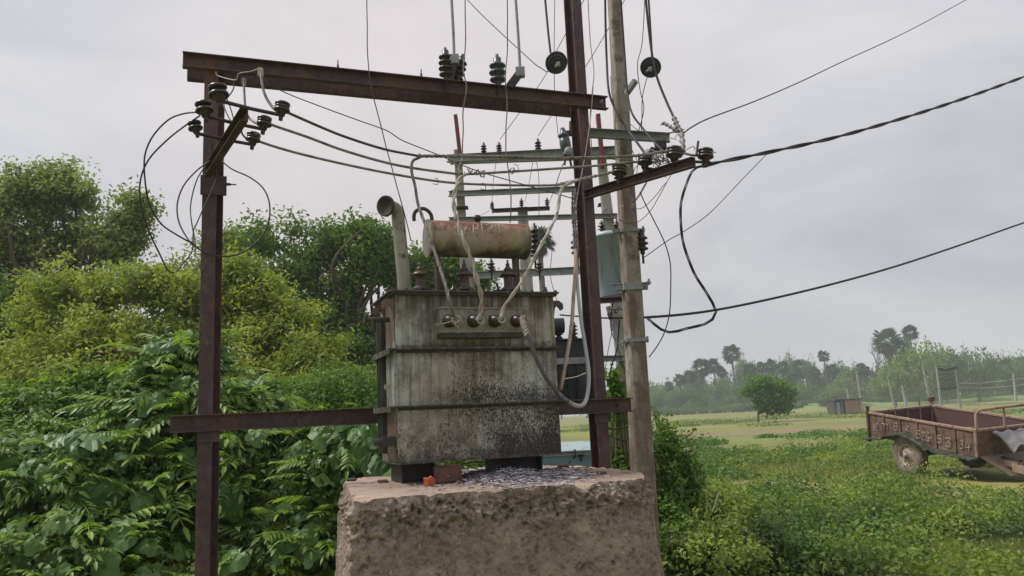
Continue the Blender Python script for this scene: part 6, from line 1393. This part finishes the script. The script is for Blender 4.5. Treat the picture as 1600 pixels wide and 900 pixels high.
# dry stalks
for k, (a, b, lab) in enumerate((((1113, 800, 7.2), (1123, 770, 7.3), 'pale dry stalk leaning among the low shrub'), ((1062, 690, 8.0), (1086, 672, 8.0), 'thin brown twig sticking out of the top of the glossy shrub'))):
    tag(MB().tube([at(*a), at(*b)], .006, 5).build('dry_stalk', 'alu_pale' if k == 0 else 'twig'), lab, 'twig')

# weeds and grass of the field
rng = np.random.default_rng(51); parts = []; gp = []; dk = []
def weeds(n, x0, x1, y0, y1, rad, h, per, leaf, thr, fs=.5, out=parts, seed=1, asp=.55):
    k = 0; g = 0
    Xs, Ps, Ns, Ls = [], [], [], []
    while k < n and g < n * 20:
        g += 1; Y = 1 / rng.uniform(1 / y1, 1 / y0); X = rng.uniform(x0, x1) * Y
        if vnoise(np.array([[X * fs, Y * fs, 0]]), seed)[0] < thr: continue
        if out is not gp and TL_ > 0:
            rel = Vector((X, Y, .5)) - TO; a_, b_ = rel.dot(tl3), rel.dot(tw3)
            if -1.3 < a_ < TL_ + .1 and -.95 < b_ < TW_ + .2: continue
        k += 1; r = rad * rng.uniform(.5, 1.5); hh = h * rng.uniform(.5, 1.4) * r / rad
        m = int(per * rng.uniform(.7, 1.2)); d = unit(rng.normal(size=(m, 3))); d[:, 2] = np.abs(d[:, 2]); q = rng.random((m, 1)) ** .4
        Ps.append(np.array([X, Y, 0]) + d * q * np.array([r, r, hh]) + rng.normal(size=(m, 3)) * .02); Ns.append(d * .7 + rng.normal(size=(m, 3)) * .6 + np.array([0, 0, .5]))
    P = np.concatenate(Ps); N = np.concatenate(Ns); P[:, 2] = np.maximum(P[:, 2], .01); out.append(leaves(rng, P, N, leaf, asp))
weeds(40, .10, .74, 5.6, 9.5, .42, .40, 620, .055, .58, .55)
weeds(54, .14, .74, 8.5, 15, .44, .38, 600, .058, .58, .45, seed=2)
weeds(130, .10, .74, 5.8, 16, .17, .10, 90, .042, .50, .8, seed=4)
weeds(75, .14, .74, 13, 28, .50, .26, 420, .058, .60, .40, seed=2)
weeds(60, .16, .70, 20, 40, .9, .22, 380, .080, .62, .22, seed=3)
weeds(110, .05, .75, 40, 120, 1.8, .22, 160, .17, .62, .05, seed=3)
weeds(60, -.05, .12, 9, 24, .4, .25, 60, .1, .45, .35, seed=5)
V, Fq = join_np(parts); tag(np_obj('field_weeds', V, Fq, 'lf_weed', stuff=True), 'light green weeds growing in clumps across the field', 'weeds', kind='stuff')
weeds(30, .12, .74, 6.5, 14.0, .42, .42, 560, .056, .50, .5, out=dk, seed=8)
weeds(40, .16, .72, 16, 30, .5, .34, 380, .065, .5, .3, out=dk, seed=9)
weeds(26, .15, .7, 30, 80, 1.3, .35, 220, .14, .5, .1, out=dk, seed=9)
V, Fq = join_np(dk); tag(np_obj('dark_weeds', V, Fq, 'lf_weed_dark', stuff=True), 'darker green weed clumps scattered between the light ones', 'weeds', kind='stuff')
n = 105000; Y = 1 / rng.uniform(1 / 26, 1 / 5.2, n); X = rng.uniform(.04, .74, n) * Y; ok = vnoise(np.stack([X * .45, Y * .45, X * 0], 1), 21) > .34; X, Y = X[ok], Y[ok]; n = len(X)
h = .03 + .06 * rng.random(n) * (1 + .04 * Y); a = rng.uniform(0, 2 * PI, n); w = .004 + .0009 * Y; lean = rng.normal(size=(n, 2)) * .5
b0 = np.stack([X - np.cos(a) * w, Y - np.sin(a) * w, X * 0 - .005], 1); b1 = np.stack([X + np.cos(a) * w, Y + np.sin(a) * w, X * 0 - .005], 1); tp_ = np.stack([X + lean[:, 0] * h, Y + lean[:, 1] * h, h], 1)
V = np.stack([b0, b1, tp_], 1).reshape(-1, 3); i_ = np.arange(n)[:, None] * 3; Fq = np.concatenate([i_, i_ + 1, i_ + 2], 1)
tag(np_obj('grass', V, Fq, 'lf_grass', stuff=True), 'short light green grass between the weeds', 'grass', kind='stuff')
stp = at(1560, 762, 12.3); 

# lone field tree
Yt = 68
broad_tree('lone_tree', 'small round bright green tree standing alone in the middle of the field', 'tree', gpt(1184, Yt), at(1188, 625, Yt), .09,
    [E_(1188, 601, Yt, 16, 10, 1.0), E_(1212, 605, Yt, 19, 11, 1.2), E_(1168, 611, Yt, 10, 6, .7), E_(1229, 616, Yt, 13, 9, .9), E_(1203, 622, Yt, 24, 9, 1.3), E_(1222, 633, Yt, 13, 7, .9), E_(1190, 632, Yt, 10, 5, .7), E_(1206, 640, Yt, 9, 4, .5)],
    380, 24, .6, .27, 'lf_tree', 61, nl=24, shell=.1, gap=.36)

# ------------------------------------------------------------------ palms
def fan_palm_mesh(seed, R=1.0):
    """crown of palmyra fans, radius ~R*1.6 round the origin"""
    rng = np.random.default_rng(seed); V = []; Fq = []
    for i in range(46):
        d = unit(rng.normal(size=(1, 3)))[0]; d[2] = d[2] * .9 + .12; d /= np.linalg.norm(d); st = d * R * .75 * rng.uniform(.75, 1.05)
        s = np.cross(d, [0, 0, 1.]); s /= max(1e-6, np.linalg.norm(s)); nn_ = np.cross(s, d); c = st; k = len(V); V += [c * 0.05, c + s * .015 * R, c - s * .015 * R]; Fq.append((k, k + 1, k + 2, k + 2))
        m = 11; fr = .72 * R * rng.uniform(.8, 1.15); tilt = rng.uniform(-.5, .5)
        for j in range(m):
            a = -1.9 + 3.8 * j / (m - 1); q = d * math.cos(a) + s * math.sin(a) * math.cos(tilt) + nn_ * math.sin(a) * math.sin(tilt); pq = np.cross(q, nn_); pq /= max(1e-6, np.linalg.norm(pq)); k = len(V); w = .085 * R
            tipd = q * fr + np.array([0, 0, -.16 * R]); V += [c, c + q * fr * .55 + pq * w, c + tipd, c + q * fr * .55 - pq * w]; Fq.append((k, k + 1, k + 2, k + 3))
    return np.array(V), np.array(Fq)
FP_ = []
for s in range(3):
    V, Fq = fan_palm_mesh(70 + s); FP_.append(np_mesh('crown', V, Fq, 'lf_palm'))
V, Fq = fan_palm_mesh(90); sk = V.copy(); sk[:, 2] = -np.abs(sk[:, 2]) * .9 - .2; sk[:, :2] *= .5; SK = np_mesh('dry_skirt', sk, Fq, 'lf_dry')
def palm(px, py, Y, rpx, label, seed, skirt=False, group=None, gx_=0):
    c = at(px, py, Y); R = rpx * Y / FPX / 1.35; t = thing('palmyra_palm', Vector((c.x + gx_, c.y, 0)), label, 'palm', group)
    inst('crown', FP_[seed % 3], t, c - Vector(t.location), Matrix.Rotation(seed * 1.3, 3, 'Z').to_quaternion(), R)
    if skirt: inst('dry_skirt', SK, t, c - Vector(t.location) - Vector((0, 0, R * .3)), Matrix.Rotation(seed * 1.3, 3, 'Z').to_quaternion(), R * .9)
    b = Vector(t.location); b.z = -.1; w = max(.2, R * .13); MB().tube([b, b.lerp(c, .5) + Vector((.15, 0, 0)), c], [w * 1.3, w, w * .8], 8).build('trunk', 'palm_bark', t)
palm(842, 378, 46, 28, 'palm with a shaggy crown just right of the conservator drum', 1, True)
YF = 200
PGp = 'palmyra palms in the far wood'
palm(1143, 552, YF, 17, 'tall palmyra palm with a full round crown, clear above the far wood in the middle', 2)
palm(1287, 556, YF, 11, 'palmyra palm with a small umbrella crown right of the middle of the far wood', 3)
palm(1386, 534, 175, 25, 'large palmyra palm with the biggest crown above the wood', 4, True)
palm(1408, 548, 178, 20, 'palmyra palm whose crown touches the right side of the biggest one', 5)
palm(1421, 520, 185, 15, 'smaller palmyra palm poking up highest at the right of the cluster', 0)
plist = sorted(((1062, 594, 12), (1078, 588, 12), (1096, 574, 17), (1115, 572, 15), (1045, 603, 9), (1128, 582, 10), (1172, 578, 13), (1190, 575, 12), (1205, 571, 12), (1222, 574, 12), (1252, 575, 17), (1272, 584, 14), (1300, 580, 14), (1350, 580, 12), (1345, 575, 10), (1365, 590, 12), (1572, 572, 14), (1596, 570, 16), (1240, 590, 12), (1330, 588, 10)))
ordn = 'first second third fourth fifth sixth seventh eighth ninth tenth eleventh twelfth thirteenth fourteenth fifteenth sixteenth seventeenth eighteenth nineteenth last'.split()
for k, (px, py, r) in enumerate(plist):
    palm(px, py, YF + 6 * math.sin(k * 3.1), r, ordn[k] + ' from the left of the low palms crowding the top edge of the far wood', k + 6, k % 3 == 0, PGp)

# ------------------------------------------------------------------ far wood
def blob_tree_mesh(seed, mat, n=170, per=16, leaf=.075):
    rng = np.random.default_rng(seed); ells = [((rng.normal() * .28, rng.normal() * .28, .62 + rng.normal() * .14), (.55, .55, .34), 1) for _ in range(5)]
    P, N, C = crown(rng, ells, n, per, (.17), leaf, shell=.2, gap=.2, spike=0); V, Fq = leaves(rng, P, N, leaf, .7); return np_mesh('crown', V, Fq, mat)
BT_ = [blob_tree_mesh(80 + i, 'lf_far') for i in range(4)] + [blob_tree_mesh(90 + i, 'lf_far_light') for i in range(2)]
TRM = MB().tube([(0, 0, -.02), (.02, 0, .3), (0, .01, .7)], [.035, .028, .012], 6)
for i in range(5): TRM.tube([(0, 0, .3), (math.cos(i * 1.3) * .2, math.sin(i * 1.3) * .2, .62)], [.016, .006], 4)
TRM = TRM.mesh('trunk', 'bark')
def ftree(px, Y, wpx, hpx, k, label, group='rounded trees of the far wood'):
    g = at(px, 640, Y); t = thing('far_tree', Vector((g.x, g.y, 0)), label, 'tree', group); s = Y / FPX; sx = wpx * s / 1.5; sz = hpx * s / 1.05
    q = Matrix.Rotation(k * 1.1, 3, 'Z').to_quaternion(); inst('crown', BT_[k % 6 if k < 100 else 4 + k % 2], t, (0, 0, 0), q, (sx, sx * .8, sz)); inst('trunk', TRM, t, (0, 0, 0), q, (sx * .7, sx * .7, sz))
rr_ = random.Random(12); wood = []; trk = MB()
WOODV = []
for i in range(4):
    me = BT_[i]; co_ = np.empty(len(me.vertices) * 3, dtype=np.float32); me.vertices.foreach_get('co', co_); WOODV.append(co_.reshape(-1, 3))
def wtree(px, Y, wpx, hpx, k):
    g = at(px, 640, Y); s = Y / FPX; sx = wpx * s / 1.5; sz = hpx * s / 1.05; a = k * 1.7 + px; V = WOODV[k % 4].astype(float)
    X_ = V[:, 0] * math.cos(a) - V[:, 1] * math.sin(a); Y_ = V[:, 0] * math.sin(a) + V[:, 1] * math.cos(a)
    V = np.stack([X_ * sx + g.x, Y_ * sx * .8 + g.y, V[:, 2] * sz], 1); n = len(V) // 4; wood.append((V, np.arange(n * 4).reshape(n, 4)))
    trk.tube([(g.x, g.y, -.05), (g.x + .2, g.y, sz * .6)], [.3, .15], 5)
for k in range(30):
    px = 1020 + k * 20.5 + rr_.uniform(-6, 6); prof = 64 + 8 * math.sin(px / 37.) + 7 * math.sin(px / 13.)
    if px < 1090: prof = 34 + (px - 1020) * .4
    wtree(px, 205 + rr_.uniform(-10, 22), rr_.uniform(30, 44), prof, k)
for k in range(34):
    px = 1015 + k * 18.5 + rr_.uniform(-6, 6); wtree(px, 192 + rr_.uniform(-8, 6), rr_.uniform(26, 40), rr_.uniform(24, 44), k)
for k in range(52):
    px = 1010 + k * 12.5 + rr_.uniform(-4, 4); wtree(px, 184 + rr_.uniform(-5, 5), rr_.uniform(20, 34), rr_.uniform(9, 17), k)
    wood[-1][0][:, 2] -= wood[-1][0][:, 2].min() + .1
for k in range(8): wtree(1625 + k * 40, 190, 60, 60, k)
for k in range(26): wtree(120 + k * 36 + rr_.uniform(-8, 8), 230, 60, 42 + rr_.uniform(-6, 10), k)
V, Fq = join_np(wood); tag(np_obj('far_wood', V, Fq, 'lf_far', stuff=True), 'hazy blue green wood closing off the far edge of the field', 'wood', kind='stuff')
tag(trk.build('wood_trunks', 'bark'), 'dim trunks inside the hazy far wood', 'trunks', kind='stuff')
ftree(1438, 150, 80, 84, 100, 'broad pale green tree standing in front of the palms behind the trailer', None); ftree(1462, 165, 74, 92, 101, 'tall pale green tree just right of the palm cluster', None); ftree(1402, 148, 60, 58, 100, 'spreading light green tree left of the leaning far pole', None)
ftree(1500, 168, 80, 86, 1, 'massive rounded dark green tree behind the far pole pair', None); ftree(1532, 172, 60, 72, 2, 'rounded tree right of the massive one, sloping toward the gap', None); ftree(1482, 158, 50, 60, 3, 'darker tree filling the space behind the wired pole pair', None)
ftree(1585, 178, 66, 50, 0, 'last dense tree clump at the right edge of the photo', None); ftree(1325, 178, 44, 46, 100, 'light green tree left of the hut pole', None); ftree(1298, 182, 34, 34, 1, 'low bushy tree just left of the brown hut', None)
# leafless tree
bt0 = at(1365, 600, 185); b_ = Vector((bt0.x, bt0.y, 0)); rr_ = random.Random(31); mb = MB()
def branch(p, d, L, r, dep):
    e = p + d * L; mb.tube([p, p.lerp(e, .5) + Vector((rr_.uniform(-1, 1), rr_.uniform(-1, 1), 0)) * L * .06, e], [r, r * .8, r * .55], 5)
    if dep:
        for _ in range(3): branch(p.lerp(e, rr_.uniform(.55, 1)), (d + Vector((rr_.uniform(-.8, .8), rr_.uniform(-.5, .5), rr_.uniform(-.1, .5)))).normalized(), L * rr_.uniform(.5, .75), r * .55, dep - 1)
branch(b_ - Vector((0, 0, .1)), Vector((0, 0, 1)), 9, .26, 4)
tag(mb.build('bare_tree', 'palm_bark'), 'leafless pale tree left of the biggest palm crown', 'tree')

# ================================================================== HAZE
hb = MB().wbox((30, 160, 13.5), 840, 580, 29)
me = hb.mesh('haze', 'bark'); me.materials.clear(); hm = bpy.data.materials.new('haze'); hm.use_nodes = True; hn = hm.node_tree; hn.nodes.clear()
vo = hn.nodes.new('ShaderNodeVolumePrincipled'); vo.inputs['Color'].default_value = (0.82, 0.90, 1.0, 1); vo.inputs['Density'].default_value = 0.0010; vo.inputs['Anisotropy'].default_value = 0.2
oo = hn.nodes.new('ShaderNodeOutputMaterial'); hn.links.new(vo.outputs[0], oo.inputs['Volume']); me.materials.append(hm)
ho = bpy.data.objects.new('haze', me); COL.objects.link(ho); ho['kind'] = 'stuff'; ho['label'] = 'pale blue haze over the distant wood and field'
